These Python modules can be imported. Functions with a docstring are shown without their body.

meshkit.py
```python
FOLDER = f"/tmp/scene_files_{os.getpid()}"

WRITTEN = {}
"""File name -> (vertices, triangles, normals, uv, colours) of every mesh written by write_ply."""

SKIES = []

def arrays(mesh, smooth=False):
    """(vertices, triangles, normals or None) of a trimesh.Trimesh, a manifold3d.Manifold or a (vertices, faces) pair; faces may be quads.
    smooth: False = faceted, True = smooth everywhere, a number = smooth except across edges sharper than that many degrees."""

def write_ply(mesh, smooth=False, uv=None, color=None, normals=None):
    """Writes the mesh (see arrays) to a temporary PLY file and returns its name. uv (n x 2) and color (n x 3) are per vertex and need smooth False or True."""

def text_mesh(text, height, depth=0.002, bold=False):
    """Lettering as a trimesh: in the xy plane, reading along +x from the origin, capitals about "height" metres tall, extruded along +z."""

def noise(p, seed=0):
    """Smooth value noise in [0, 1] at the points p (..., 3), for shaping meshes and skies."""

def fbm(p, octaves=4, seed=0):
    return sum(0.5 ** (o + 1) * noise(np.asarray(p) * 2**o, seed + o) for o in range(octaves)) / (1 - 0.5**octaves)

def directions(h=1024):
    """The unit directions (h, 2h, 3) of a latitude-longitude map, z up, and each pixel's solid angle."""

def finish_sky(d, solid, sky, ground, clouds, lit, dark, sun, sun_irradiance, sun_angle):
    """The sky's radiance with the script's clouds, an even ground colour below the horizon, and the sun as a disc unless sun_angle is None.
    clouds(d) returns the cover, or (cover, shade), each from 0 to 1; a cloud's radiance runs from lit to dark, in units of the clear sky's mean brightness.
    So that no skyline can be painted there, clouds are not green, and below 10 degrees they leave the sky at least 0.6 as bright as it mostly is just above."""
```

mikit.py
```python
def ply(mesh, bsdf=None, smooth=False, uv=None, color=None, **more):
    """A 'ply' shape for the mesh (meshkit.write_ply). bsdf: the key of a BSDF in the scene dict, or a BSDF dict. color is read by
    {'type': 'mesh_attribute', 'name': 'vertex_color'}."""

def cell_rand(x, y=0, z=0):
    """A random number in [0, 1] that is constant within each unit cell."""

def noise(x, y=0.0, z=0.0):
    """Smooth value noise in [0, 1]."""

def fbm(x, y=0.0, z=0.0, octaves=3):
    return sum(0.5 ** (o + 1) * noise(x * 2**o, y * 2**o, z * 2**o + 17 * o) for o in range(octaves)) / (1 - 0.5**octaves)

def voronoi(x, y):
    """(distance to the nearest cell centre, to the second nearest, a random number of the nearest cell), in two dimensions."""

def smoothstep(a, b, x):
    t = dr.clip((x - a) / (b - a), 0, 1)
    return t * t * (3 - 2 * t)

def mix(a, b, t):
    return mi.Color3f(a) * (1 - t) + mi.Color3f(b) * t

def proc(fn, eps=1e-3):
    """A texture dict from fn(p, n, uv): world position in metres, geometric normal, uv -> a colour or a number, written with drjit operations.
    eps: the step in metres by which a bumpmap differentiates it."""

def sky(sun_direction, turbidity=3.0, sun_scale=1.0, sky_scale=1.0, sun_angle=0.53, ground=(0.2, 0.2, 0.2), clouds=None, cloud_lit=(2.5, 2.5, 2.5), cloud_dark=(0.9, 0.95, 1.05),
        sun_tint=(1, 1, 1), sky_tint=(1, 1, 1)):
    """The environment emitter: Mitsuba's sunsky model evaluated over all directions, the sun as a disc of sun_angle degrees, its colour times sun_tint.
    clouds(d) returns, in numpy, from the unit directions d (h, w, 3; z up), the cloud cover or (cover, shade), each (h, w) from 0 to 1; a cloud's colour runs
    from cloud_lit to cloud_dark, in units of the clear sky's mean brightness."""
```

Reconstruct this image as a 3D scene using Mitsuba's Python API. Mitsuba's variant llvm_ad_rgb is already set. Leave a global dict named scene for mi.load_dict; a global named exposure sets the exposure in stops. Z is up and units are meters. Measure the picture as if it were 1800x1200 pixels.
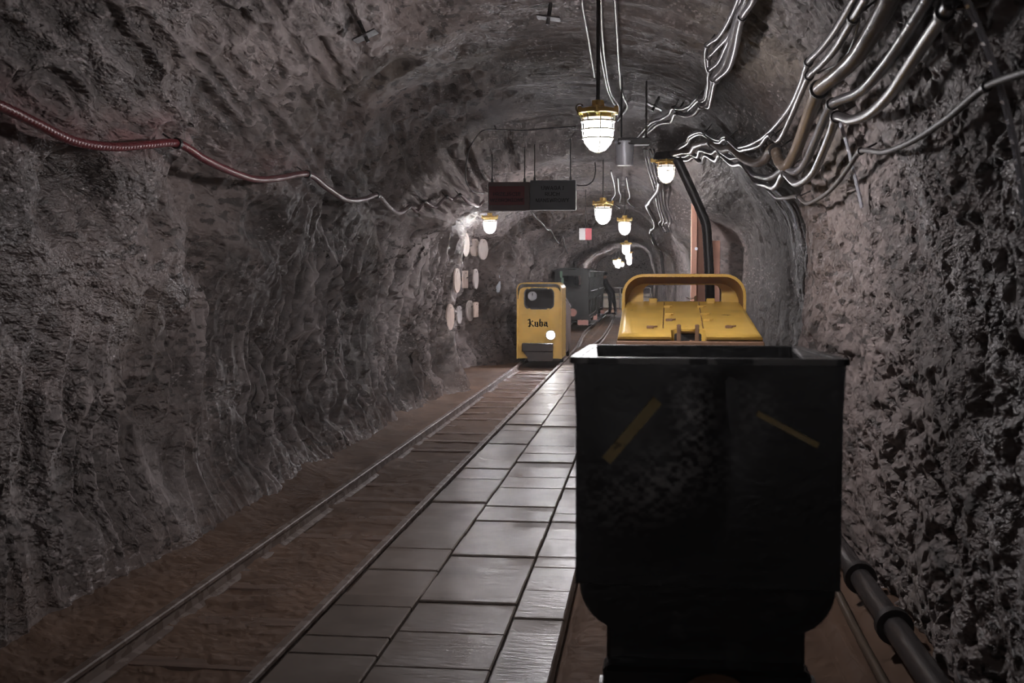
import math, random
import numpy as np, trimesh, mitsuba as mi, drjit as dr, mikit, meshkit
import manifold3d as m3
from scipy.interpolate import CubicSpline, RegularGridInterpolator
from shapely.geometry import Polygon, box as sbox, Point
from shapely import affinity
from mikit import noise, fbm, smoothstep, mix

random.seed(7)
RNG = np.random.default_rng(7)
scene, labels = {}, {}
TF = mi.ScalarTransform4f

# ------------------------------------------------------------------ camera, light, exposure
FOC = 2058.0                                   # focal length in pixels of the 1800 px frame
EYE = np.array([0.0, 0.0, 1.6])
PITCH = math.atan(118 / FOC)
YAW = math.atan(240 / FOC * math.cos(PITCH))
_f0 = np.array([-math.sin(YAW), math.cos(YAW), 0])
RIGHT = np.array([math.cos(YAW), math.sin(YAW), 0])
FWD = _f0 * math.cos(PITCH) - np.array([0, 0, math.sin(PITCH)])
UP = _f0 * math.sin(PITCH) + np.array([0, 0, math.cos(PITCH)])
scene['camera'] = {'type': 'thinlens', 'fov': math.degrees(2 * math.atan(900 / FOC)), 'fov_axis': 'x', 'aperture_radius': 0.0042, 'focus_distance': 10.5,
                   'near_clip': 0.05, 'far_clip': 200.0,
                   'to_world': TF().look_at(origin=EYE.tolist(), target=(EYE + FWD).tolist(), up=[0, 0, 1])}
exposure = 0.06
HAZE = 0.0018
LAMP = 520.0                                   # radiance of a lamp globe
LAMP_RGB = (1.0, 0.95, 0.97)


def rgb(*c):
    return {'type': 'rgb', 'value': list(c)}


def ray(px, py):
    d = FWD + (px - 900) / FOC * RIGHT - (py - 600) / FOC * UP
    return d / d[1]


def at_y(px, py, y):
    return EYE + ray(px, py) * y


def at_z(px, py, z):
    d = ray(px, py)
    return EYE + d * ((z - EYE[2]) / d[2])


# ------------------------------------------------------------------ materials
def principled(name, color, rough=0.5, metallic=0.0, spec=0.5, bump=None, scale=0.002, eps=1e-3, **kw):
    b = {'type': 'principled', 'base_color': color if isinstance(color, dict) else rgb(*color), 'roughness': rough, 'metallic': metallic, 'specular': spec, **kw}
    if bump is not None:
        b = {'type': 'bumpmap', 'arbitrary': mikit.proc(bump, eps), 'scale': scale, 'bsdf': b}
    scene[name] = {'type': 'twosided', 'bsdf': b}
    return name


def rock_bump(p, n, uv):
    return 0.8 * fbm(p.x * 15, p.y * 7.5, p.z * 15, 6) + 0.2 * fbm(p.x * 70, p.y * 35, p.z * 70, 3)


def rock_rough(p, n, uv):
    wet = smoothstep(-2.1, -2.5, p.x) * smoothstep(8.0, 10.0, p.y) * smoothstep(2.3, 1.7, p.z - 0.08 * (p.y - 10))
    return dr.lerp(0.56 + 0.26 * smoothstep(0.36, 0.60, fbm(p.x * 2.3, p.y * 1.1, p.z * 1.3, 3)), 0.22 + 0.22 * smoothstep(0.45, 0.62, fbm(p.x * 3, p.y * 2.5, p.z * 1.2, 3)), wet)


def worn(paint, under, amount=0.66, f=11.0, dirt=0.25):
    def fn(p, n, uv):
        a = fbm(p.x * f, p.y * f, p.z * f, 4)
        g = 1 - dirt * fbm(p.x * 5 + 9, p.y * 5, p.z * 3, 3)
        return mix(mi.Color3f(*paint) * g, mi.Color3f(*under), smoothstep(amount, amount + 0.05, a))
    return mikit.proc(fn)


def salt_grains(p, n, uv):
    m = smoothstep(0.48, 0.64, fbm(p.x * 2.2 + 5, p.y * 1.6, p.z * 2.6, 3))
    return smoothstep(0.55, 0.78, fbm(p.x * 48, p.y * 20, p.z * 48, 3)) * (0.12 + 0.7 * m)


def clay_pits(p, n, uv):
    m = smoothstep(0.35, 0.62, fbm(p.x * 1.7, p.y * 1.2 + 3, p.z * 2.2, 3))
    return smoothstep(0.54, 0.64, fbm(p.x * 19, p.y * 7, p.z * 20, 4)) * (0.25 + 0.65 * m)


ROCK = 'rock_mat'
_rock = {'type': 'principled', 'base_color': {'type': 'mesh_attribute', 'name': 'vertex_color'}, 'roughness': mikit.proc(rock_rough), 'specular': 0.9}
_clay = {'type': 'principled', 'base_color': rgb(0.026, 0.019, 0.016), 'roughness': mikit.proc(rock_rough), 'specular': 0.9}
_salt = {'type': 'principled', 'base_color': rgb(0.29, 0.25, 0.245), 'roughness': 0.3, 'specular': 0.8}
_mix = {'type': 'blendbsdf', 'weight': mikit.proc(clay_pits), 'a': _rock, 'b': _clay}
_mix = {'type': 'blendbsdf', 'weight': mikit.proc(salt_grains), 'a': _mix, 'b': _salt}
scene[ROCK] = {'type': 'twosided', 'bsdf': {'type': 'bumpmap', 'arbitrary': mikit.proc(rock_bump, 1.5e-3), 'scale': 0.11, 'bsdf': _mix}}
DIRT = principled('dirt_mat', mikit.proc(lambda p, n, uv: mix((0.055, 0.032, 0.021), (0.125, 0.075, 0.049), fbm(p.x * 4, p.y * 2.2, p.z * 3, 4))), 0.85, spec=0.25,
                  bump=lambda p, n, uv: fbm(p.x * 30, p.y * 22, p.z * 20, 4), scale=0.02, eps=2e-3)


def slab_col(p, n, uv):
    c = mikit.cell_rand(dr.floor((p.x + 1.59) / 0.47), dr.floor(p.y / 0.47), 3)
    g = fbm(p.x * 9, p.y * 9, 2.0, 4)
    return mix((0.082, 0.064, 0.052), (0.130, 0.104, 0.088), 0.55 * g + 0.45 * c) * (1 - 0.3 * smoothstep(0.5, 0.8, fbm(p.x * 2.1, p.y * 1.3, 5.0, 3)))


SLAB = principled('slab_mat', mikit.proc(slab_col), mikit.proc(lambda p, n, uv: 0.17 + 0.24 * fbm(p.x * 5, p.y * 3, 1.0, 3)), spec=0.6,
                  bump=lambda p, n, uv: fbm(p.x * 14, p.y * 60, p.z, 3), scale=0.003)
RAIL = principled('rail_mat', worn((0.095, 0.065, 0.050), (0.125, 0.095, 0.08), 0.5, 14), 0.6, 0.1, 0.3)
WOODDARK = principled('sleeper_mat', mikit.proc(lambda p, n, uv: mix((0.07, 0.044, 0.032), (0.135, 0.088, 0.066), fbm(p.x * 3, p.y * 40, p.z * 20, 3))), 0.8, spec=0.2)
WOOD = principled('board_mat', mikit.proc(lambda p, n, uv: mix((0.38, 0.19, 0.13), (0.52, 0.29, 0.21), fbm(p.x * 40, p.y * 40, p.z * 2.0, 3))), 0.6, spec=0.3)
BLACK = principled('black_steel_mat', worn((0.0085, 0.0085, 0.009), (0.018, 0.017, 0.017), 0.62, 13, 0.3), 0.36, 0.0, 0.5,
                   bump=lambda p, n, uv: fbm(p.x * 60, p.y * 60, p.z * 60, 3), scale=0.0015)
def grey_patches(p, n, uv):  # grainy pale grey patches over the dents of the front sheet
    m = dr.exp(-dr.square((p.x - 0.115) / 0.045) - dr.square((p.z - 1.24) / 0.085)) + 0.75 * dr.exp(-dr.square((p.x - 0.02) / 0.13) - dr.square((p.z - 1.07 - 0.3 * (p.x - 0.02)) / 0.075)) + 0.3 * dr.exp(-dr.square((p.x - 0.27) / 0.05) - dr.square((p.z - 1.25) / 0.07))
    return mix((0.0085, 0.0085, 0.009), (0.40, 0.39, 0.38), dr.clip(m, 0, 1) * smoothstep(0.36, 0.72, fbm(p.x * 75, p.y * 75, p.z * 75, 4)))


GREYPATCH = principled('patched_steel_mat', mikit.proc(grey_patches), 0.42, bump=lambda p, n, uv: fbm(p.x * 60, p.y * 60, p.z * 60, 3), scale=0.0015)
EDGE = principled('worn_steel_mat', worn((0.14, 0.135, 0.13), (0.03, 0.03, 0.03), 0.55, 16), 0.4, 0.7)
DARKIRON = principled('dark_iron_mat', (0.025, 0.022, 0.021), 0.5, 0.3)
STRIPE = principled('stripe_mat', worn((0.62, 0.47, 0.20), (0.2, 0.13, 0.05), 0.66, 18), 0.6)
YELLOW = principled('yellow_paint_mat', worn((0.66, 0.41, 0.085), (0.22, 0.12, 0.04), 0.80, 9, 0.25), 0.33, 0.0, 0.5,
                    bump=lambda p, n, uv: fbm(p.x * 12, p.y * 12, p.z * 12, 3), scale=0.006)
SHADEDORANGE = principled('shaded_orange_mat', worn((0.17, 0.075, 0.025), (0.09, 0.05, 0.03), 0.8, 9, 0.3), 0.5)  # orange darkened to carry the visor's shade; seams and rear panel share it
RUST = principled('rust_mat', (0.16, 0.085, 0.045), 0.7)
GREEN = principled('green_paint_mat', worn((0.005, 0.010, 0.008), (0.02, 0.02, 0.02), 0.7, 6, 0.4), 0.3)
SHADOWGREY = principled('painted_shadow_mat', (0.10, 0.072, 0.062), 0.5)  # shadow on the left engine's hood put into a grey-brown colour
GREENL = principled('pale_green_mat', (0.20, 0.34, 0.25), 0.45)
PINK = principled('reflector_mat', (0.75, 0.40, 0.33), 0.4)
SILVER = principled('silver_cable_mat', (0.055, 0.052, 0.055), 0.24, 0.0, 0.7)
GREYCABLE = principled('grey_cable_mat', (0.034, 0.030, 0.030), 0.28, 0.0, 0.6)
TANCABLE = principled('tan_cable_mat', (0.075, 0.055, 0.040), 0.26, 0.0, 0.6)
MATTCABLE = principled('matt_cable_mat', (0.045, 0.038, 0.034), 0.6, spec=0.3)
BLACKCABLE = principled('black_cable_mat', (0.03, 0.027, 0.026), 0.4)


def red_fade(p, n, uv):
    return mix((0.10, 0.012, 0.016), (0.12, 0.088, 0.09), smoothstep(6.0, 11.5, p.y))


REDCABLE = principled('red_conduit_mat', mikit.proc(red_fade), 0.3, 0.1, 0.6)
GALV = principled('galvanised_mat', mikit.proc(lambda p, n, uv: mi.Color3f(0.70, 0.71, 0.76) * (0.75 + 0.5 * fbm(p.x * 20, p.y * 20, p.z * 8, 2))), 0.35, 0.25)
BRASS = principled('lamp_housing_mat', (0.72, 0.47, 0.12), 0.33, 0.5)
CAGE = principled('lamp_cage_mat', (0.30, 0.25, 0.16), 0.4, 0.5)
GLOBE = principled('lamp_globe_mat', (0.8, 0.8, 0.8), 0.3)
SIGNGREY = principled('sign_white_mat', mikit.proc(lambda p, n, uv: mi.Color3f(0.085, 0.088, 0.094) * (0.85 + 0.3 * fbm(p.x * 5, 0, p.z * 5, 2))), 0.6, spec=0.1)
SIGNFRAME = principled('sign_frame_mat', (0.080, 0.058, 0.054), 0.6, spec=0.1)
SIGNRED = principled('sign_red_mat', (0.10, 0.009, 0.010), 0.6, spec=0.1)
INK = principled('lettering_mat', (0.004, 0.003, 0.003), 0.7, spec=0.02)
WHITE = principled('white_plate_mat', (0.72, 0.70, 0.70), 0.5)
RED = principled('red_plate_mat', (0.60, 0.10, 0.12), 0.5)
PLAQUE = principled('plaque_mat', mikit.proc(lambda p, n, uv: mix((0.36, 0.28, 0.235), (0.56, 0.46, 0.40), fbm(p.x * 20, p.y * 20, p.z * 9, 3))), 0.7, spec=0.2)
PLAQUEGREY = principled('plaque_grey_mat', mikit.proc(lambda p, n, uv: mix((0.22, 0.19, 0.175), (0.34, 0.30, 0.28), fbm(p.x * 20, p.y * 20, p.z * 9, 3))), 0.7, spec=0.2)
CLOTH = principled('work_clothes_mat', (0.018, 0.017, 0.02), 0.85, spec=0.2)
SKIN = principled('skin_mat', (0.42, 0.26, 0.20), 0.5)
PLASTER = principled('pale_stone_mat', (0.52, 0.46, 0.38), 0.7)
scene['pane_mat'] = {'type': 'thindielectric'}

# ------------------------------------------------------------------ helpers


def new_key(k):
    if k not in scene and k not in labels and not any(x.startswith(k + '__') for x in scene):
        return k
    i = 1
    while f'{k}_{i:03d}' in scene or f'{k}_{i:03d}' in labels or any(x.startswith(f'{k}_{i:03d}__') for x in scene):
        i += 1
    return f'{k}_{i:03d}'


def obj(name, mesh, mat, parent=None, smooth=30, label=None, **more):
    k = new_key(f'{parent}__{name}' if parent else name)
    scene[k] = mikit.ply(mesh, mat, smooth, **more)
    if label:
        labels[k] = {'label': label}
    return k


def tag(k, label=None, cat=None, group=None, kind=None):
    labels[k] = {a: b for a, b in (('label', label), ('category', cat), ('group', group), ('kind', kind)) if b}
    return k


def thing(name, label, cat, group=None):
    k = new_key(name)
    return tag(k, label, cat, group)


def cat(*ms):
    return trimesh.util.concatenate([m for m in ms])


def cbox(x0, x1, y0, y1, z0, z1, b=0.006):
    lo, hi = np.array([x0, y0, z0], float), np.array([x1, y1, z1], float)
    b = min(b, 0.45 * (hi - lo).min())
    pts = []
    for sx in (0, 1):
        for sy in (0, 1):
            for sz in (0, 1):
                c = np.where([sx, sy, sz], hi, lo)
                s = np.where([sx, sy, sz], -1, 1)
                for k in range(3):
                    q = c + s * b
                    q[k] = c[k]
                    pts.append(q)
    return trimesh.convex.convex_hull(np.array(pts))


def tube(points, r, sides=10, cap=True):
    p = np.asarray(points, float)
    r = np.broadcast_to(r, (len(p),))
    t = np.gradient(p, axis=0)
    t /= np.linalg.norm(t, axis=1, keepdims=True) + 1e-12
    a = np.cross(t[0], [0, 0, 1.0] if abs(t[0][2]) < 0.9 else [1.0, 0, 0])
    fr = []
    for ti in t:
        a = a - ti * (a @ ti)
        a /= np.linalg.norm(a) + 1e-12
        fr.append(a)
    a = np.array(fr)
    b = np.cross(t, a)
    an = np.arange(sides) * 2 * np.pi / sides
    v = p[:, None] + r[:, None, None] * (np.cos(an)[None, :, None] * a[:, None] + np.sin(an)[None, :, None] * b[:, None])
    i, j = np.meshgrid(np.arange(len(p) - 1), np.arange(sides), indexing='ij')
    q = np.stack([i * sides + j, i * sides + (j + 1) % sides, (i + 1) * sides + (j + 1) % sides, (i + 1) * sides + j], -1).reshape(-1, 4)
    f = np.vstack([q[:, [0, 1, 2]], q[:, [0, 2, 3]]])
    v = v.reshape(-1, 3)
    if cap:
        n = len(v)
        v = np.vstack([v, p[:1], p[-1:]])
        k = np.arange(sides)
        f = np.vstack([f, np.stack([k * 0 + n, (k + 1) % sides, k], 1), np.stack([k * 0 + n + 1, n - sides + k, n - sides + (k + 1) % sides], 1)])
    return trimesh.Trimesh(v, f, process=False)


def rod(a, b, r, sides=10):
    return tube(np.array([a, b], float), r, sides)


def lathe(profile, center, sides=32):
    pr = np.array(profile, float)
    m = trimesh.creation.revolve(pr, sections=sides)
    m.apply_translation(center)
    return m


def prism_y(poly, y0, y1):
    """a polygon in the x-z plane extruded along y"""
    m = trimesh.creation.extrude_polygon(poly, y1 - y0, engine='earcut')
    v = m.vertices.copy()
    m.vertices = np.stack([v[:, 0], y1 - v[:, 2], v[:, 1]], 1)
    return m


def prism_x(poly, x0, x1):
    """a polygon in the y-z plane extruded along x"""
    m = trimesh.creation.extrude_polygon(poly, x1 - x0, engine='earcut')
    v = m.vertices.copy()
    m.vertices = np.stack([x0 + v[:, 2], v[:, 0], v[:, 1]], 1)
    return m


def rrect(x0, x1, z0, z1, r, bottom_round=True):
    p = sbox(x0 + r, z0 + (r if bottom_round else 0), x1 - r, z1 - r).buffer(r, quad_segs=6)
    if not bottom_round:
        p = p.union(sbox(x0, z0, x1, z1 - r)).intersection(sbox(x0, z0, x1, z1))
    return p


def man(mesh):
    return m3.Manifold(m3.Mesh(np.asarray(mesh.vertices, np.float32), np.asarray(mesh.faces, np.uint32)))


def tri(m):
    me = m.to_mesh()
    return trimesh.Trimesh(np.array(me.vert_properties[:, :3]), np.array(me.tri_verts), process=False)


def catmull(pts, step):
    p = np.asarray(pts, float)
    if len(p) == 2:
        p = np.array([p[0], p.mean(0), p[1]])
    d = np.sqrt(np.linalg.norm(np.diff(p, axis=0), axis=1)) + 1e-6
    t = np.concatenate([[0], np.cumsum(d)])
    P = np.vstack([2 * p[0] - p[1], p, 2 * p[-1] - p[-2]])
    T = np.concatenate([[-d[0]], t, [t[-1] + d[-1]]])
    out = []
    for i in range(1, len(P) - 2):
        n = max(2, int(np.linalg.norm(P[i + 1] - P[i]) / step))
        u = np.linspace(T[i], T[i + 1], n, endpoint=False)[:, None]
        A1 = (T[i] - u) / (T[i] - T[i - 1]) * P[i - 1] + (u - T[i - 1]) / (T[i] - T[i - 1]) * P[i]
        A2 = (T[i + 1] - u) / (T[i + 1] - T[i]) * P[i] + (u - T[i]) / (T[i + 1] - T[i]) * P[i + 1]
        A3 = (T[i + 2] - u) / (T[i + 2] - T[i + 1]) * P[i + 1] + (u - T[i + 1]) / (T[i + 2] - T[i + 1]) * P[i + 2]
        B1 = (T[i + 1] - u) / (T[i + 1] - T[i - 1]) * A1 + (u - T[i - 1]) / (T[i + 1] - T[i - 1]) * A2
        B2 = (T[i + 2] - u) / (T[i + 2] - T[i]) * A2 + (u - T[i]) / (T[i + 2] - T[i]) * A3
        out.append((T[i + 1] - u) / (T[i + 1] - T[i]) * B1 + (u - T[i]) / (T[i + 1] - T[i]) * B2)
    return np.vstack(out + [p[-1:]])


def sstep(a, b, x):
    t = np.clip((x - a) / (b - a), 0, 1)
    return t * t * (3 - 2 * t)


# ------------------------------------------------------------------ the tunnel: profile, offsets, relief
PROF = np.array([(-2.58, -0.26), (-2.70, -0.09), (-2.82, 0.16), (-2.92, 0.52), (-2.945, 0.95), (-2.84, 1.55), (-2.63, 2.27), (-2.3, 2.75), (-1.85, 3.04), (-1.2, 3.2), (-.5, 3.24), (.1, 3.15), (.6, 2.86),
                 (.93, 2.4), (1.09, 1.9), (1.13, 1.2), (1.13, .5), (1.15, -.3)])
_c = np.concatenate([[0], np.cumsum(np.linalg.norm(np.diff(PROF, axis=0), axis=1))])
_sp = CubicSpline(_c, PROF)
_u = np.linspace(0, _c[-1], 4000)
_q = _sp(_u)
_l = np.concatenate([[0], np.cumsum(np.linalg.norm(np.diff(_q, axis=0), axis=1))])
SMAX = _l[-1]


def prof(s):
    u = np.interp(s, _l, _u)
    p, t = _sp(u), _sp(u, 1)
    t /= np.linalg.norm(t, axis=-1, keepdims=True)
    return p, np.stack([t[..., 1], -t[..., 0]], -1)     # point, inward normal


SL = float(np.interp(2.25, _q[:1500, 1], _l[:1500]))              # left springing
SR = float(SMAX - np.interp(2.35, _q[::-1][:1500, 1], (SMAX - _l[::-1])[:1500]))
SC = float(np.interp(-0.6, _q[:, 0], _l)) if False else float(_l[np.argmax(_q[:, 1])])


def offset(s, y):
    """large shapes of the drift: the step where it narrows, bulges and recesses of the walls (metres inwards)"""
    s, y = np.broadcast_arrays(s, y)
    wob = 0.35 * (meshkit.fbm(np.stack([s * 1.1, s * 0 + 3, y * 0.2], -1), 3) - 0.5)
    wl = 1 - sstep(SL - 0.25, SL + 0.1, s)
    wr = sstep(SR - 0.2, SR + 0.35, s)
    wc = (1 - wl) * (1 - wr)
    ol = np.interp(y, [0, 13.5, 15, 16.4, 17.2, 18.2, 20.4, 22, 23.5, 26, 30, 70], [0, 0, .03, .2, .1, -.45, -.45, .3, .38, .15, -.08, -.08])
    orr = np.interp(y, [0, 5, 6.6, 7.6, 8.2, 9.2, 11.3, 13, 14.3, 14.9, 18, 25, 40, 70], [0, 0, .05, .15, .11, -.17, -.18, 0, .05, .48, .6, .72, .85, .9])
    oc = 0.40 * sstep(12.25, 13.3, y + wob) + 0.10 * np.sin((y - 15) * 1.05) * sstep(16, 22, y) - 0.05 * sstep(15, 18, y)
    wlc = 1 - sstep(SL - 0.1, SL + 0.9, s)
    return wl * ol + wr * orr + wc * oc * (1 - 0.8 * wlc * sstep(13.3, 15.2, y)) + (wc * np.maximum(orr - .1, 0) * .6) * sstep(SC, SR, s)


# radial table of the smooth surface, for placing things on it
_CX, _CZ = -0.9, 1.2
_yg = np.arange(0, 66, 0.1)
_ag = np.linspace(-np.pi, np.pi, 361)
_ss = np.linspace(0, SMAX, 500)
_P, _N = prof(_ss)
_tab = np.zeros((len(_yg), len(_ag)))
for _i, _yy in enumerate(_yg):
    _pp = _P + _N * offset(_ss, _yy)[:, None]
    _an = np.arctan2(_pp[:, 1] - _CZ, _pp[:, 0] - _CX)
    _an = np.where(_an < -2.0, _an + 2 * np.pi, _an)
    _o = np.argsort(_an)
    _g = np.where(_ag < -2.0, _ag + 2 * np.pi, _ag)
    _tab[_i] = np.interp(_g, _an[_o], np.hypot(_pp[:, 0] - _CX, _pp[:, 1] - _CZ)[_o])
_rad = RegularGridInterpolator((_yg, _ag), _tab, bounds_error=False, fill_value=None)


def on_wall(px, py, inset=0.06):
    """the point where the line of sight through a pixel meets the smooth tunnel surface, inset metres before the rock"""
    y = np.arange(1.5, 63, 0.02)
    q = EYE + ray(px, py) * y[:, None]
    r = np.hypot(q[:, 0] - _CX, q[:, 2] - _CZ)
    a = np.arctan2(q[:, 2] - _CZ, q[:, 0] - _CX)
    out = np.nonzero(r > _rad(np.stack([y, a], 1)) - inset)[0]
    return q[out[0]] if len(out) else q[-1]


def wall_xy(s, y, inset=0.06):
    p, n = prof(np.array([s]))
    o = offset(np.array([s]), np.array([y]))[0] + inset
    q = p[0] + n[0] * o
    return np.array([q[0], y, q[1]]), np.array([n[0][0], 0, n[0][1]])


def nz(a, b, oct_=3, seed=0, c=0.0):
    a, b = np.broadcast_arrays(a, b)
    return meshkit.fbm(np.stack([a, b, np.full_like(a, c)], -1), oct_, seed)


def ridge(v, p=2.0):
    return np.clip(1 - np.abs(2 * v - 1) * 1.6, 0, 1) ** p


def billow(a, b, oct_=4, seed=0):
    """puffy knobs with sharp creases between them, in [0, 1]"""
    a, b = np.broadcast_arrays(a, b)
    p = np.stack([a, b, np.zeros_like(a)], -1)
    return sum(0.5 ** (o + 1) * np.abs(2 * meshkit.noise(p * 2 ** o + 7.3 * o, seed + o) - 1) for o in range(oct_)) / (1 - 0.5 ** oct_)


def relief(s, y):
    """(metres inwards, base colour) of the rock at arc length s and depth y"""
    wl = 1 - sstep(SL - 0.2, SL + 0.25, s)                         # left wall
    wh = sstep(SL - 0.3, SL + 0.2, s) * (1 - sstep(SC - 0.9, SC - 0.2, s))   # left haunch
    wr = sstep(SR - 0.5, SR + 0.2, s)
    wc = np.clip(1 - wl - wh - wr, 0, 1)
    dip = s + 0.2 * y                                              # the beds dip away from the camera
    big = nz(dip * 0.9, y * 0.5, 3, 1) - 0.5
    med = billow(dip * 1.9, y * 0.85, 5, 2) - 0.35
    fine = nz(s * 14, y * 7, 3, 3) - 0.5
    rough = 0.35 + 0.65 * sstep(0.40, 0.62, nz(dip * 1.2, y * 0.55, 3, 7))
    d = 0.16 * big + 0.125 * med * rough * (1 - 0.75 * wc - 0.7 * wh) + 0.022 * fine * rough
    wy = y + 0.22 * (nz(s * 1.3, y * 0.9, 3, 4) - 0.5) - 0.16 * s
    # left wall: salt runs and flutes below, beds above
    top = 1.35 + 0.75 * sstep(8, 10.5, y) + 0.35 * sstep(13, 15, y)
    low = 1 - sstep(-0.35, 0.35, s - 0.28 - top + 0.9 * (nz(s * 0.8, y * 0.7, 3, 9) - 0.5))
    f1 = ridge(nz(s * 0.65, wy * 2.7, 2, 5), 2.6)
    f2 = ridge(nz(s * 1.2, wy * 6.5, 2, 6), 2.4)
    f3 = ridge(nz(s * 1.5, wy * 13.0, 2, 36), 2.0)
    gate = sstep(0.40, 0.6, nz(s * 1.2, y * 0.8, 2, 8))
    far = sstep(7.5, 9.5, y)
    d = d + wl * low * ((0.085 - .02 * far) * f1 + 0.055 * f2 * (0.35 + gate * (1 + far)) + 0.030 * f3 * (0.3 + far) - 0.045) * sstep(0.05, 0.5, s)
    lay = billow(dip * 3.2, y * 0.45, 4, 10) - 0.4
    d = d + wl * 0.085 * lay * (0.55 + 0.45 * (1 - low)) * (1 - 0.6 * far * low)
    d = d + wl * far * 0.045 * (nz(s * 15, y * 9, 2, 49) - 0.5) * (1 - sstep(17, 18, y))
    fl = ridge(nz(s * 1.3, wy * 5.5, 3, 31), 1.8)
    d = d + wl * (1 - low) * far * 0.05 * fl
    d = d - (wl + 0.45 * wh) * 0.55 * np.clip(nz(dip * 2.0, y * 1.3, 4, 11) - 0.56, 0, 1)
    # left haunch: plastered salt with long pick grooves
    h = s + 0.17 * y
    gr = nz(h * 9.5, y * 0.9 + 3 * nz(s * 2, y * 2, 2, 42), 2, 12)
    gm = sstep(0.38, 0.52, nz(h * 1.1 + 4, y * 0.35, 2, 13))
    d = d + wh * gm * 0.065 * (ridge(gr, 1.3) - 0.4)
    # roof: fine cutting marks across
    d = d + wc * (0.020 * (nz(s * 0.9, y * 11, 3, 15) - 0.5) + 0.035 * (nz(s * 2.2, y * 5, 3, 16) - 0.5))
    # right wall: pitted
    near = 1 - sstep(8.2, 8.9, y)
    pit = sstep(0.57, 0.67, nz(s * 14, y * 6, 3, 17)) * 0.038 + sstep(0.54, 0.66, nz(s * 26, y * 12, 2, 18)) * 0.020
    big_pit = sstep(0.62, 0.70, nz(s * 5.5, y * 2.4, 3, 19)) * 0.028
    rib = ridge(nz(s * 0.6, y * 3.2 + s * .6, 3, 20), 1.4) * (1 - sstep(4.4, 5.4, y)) * sstep(SR, SR + 0.5, s)
    d = d - np.maximum(wr, sstep(SC + 0.6, SR, s)) * near * 0.9 * (pit + big_pit) * (0.5 + 0.5 * sstep(.4, .6, nz(s * 1.3, y * 1.1, 2, 46))) + wr * 0.045 * rib - wr * near * 0.5 * 0.15 * med * rough
    d = d + wr * (1 - near) * 0.035 * (ridge(nz(s * 0.9, y * 6, 3, 21), 1.5) - 0.3)
    d = (d - 0.05) * (0.12 + 0.88 * sstep(0.1, 0.75, s)) - 0.0
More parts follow.
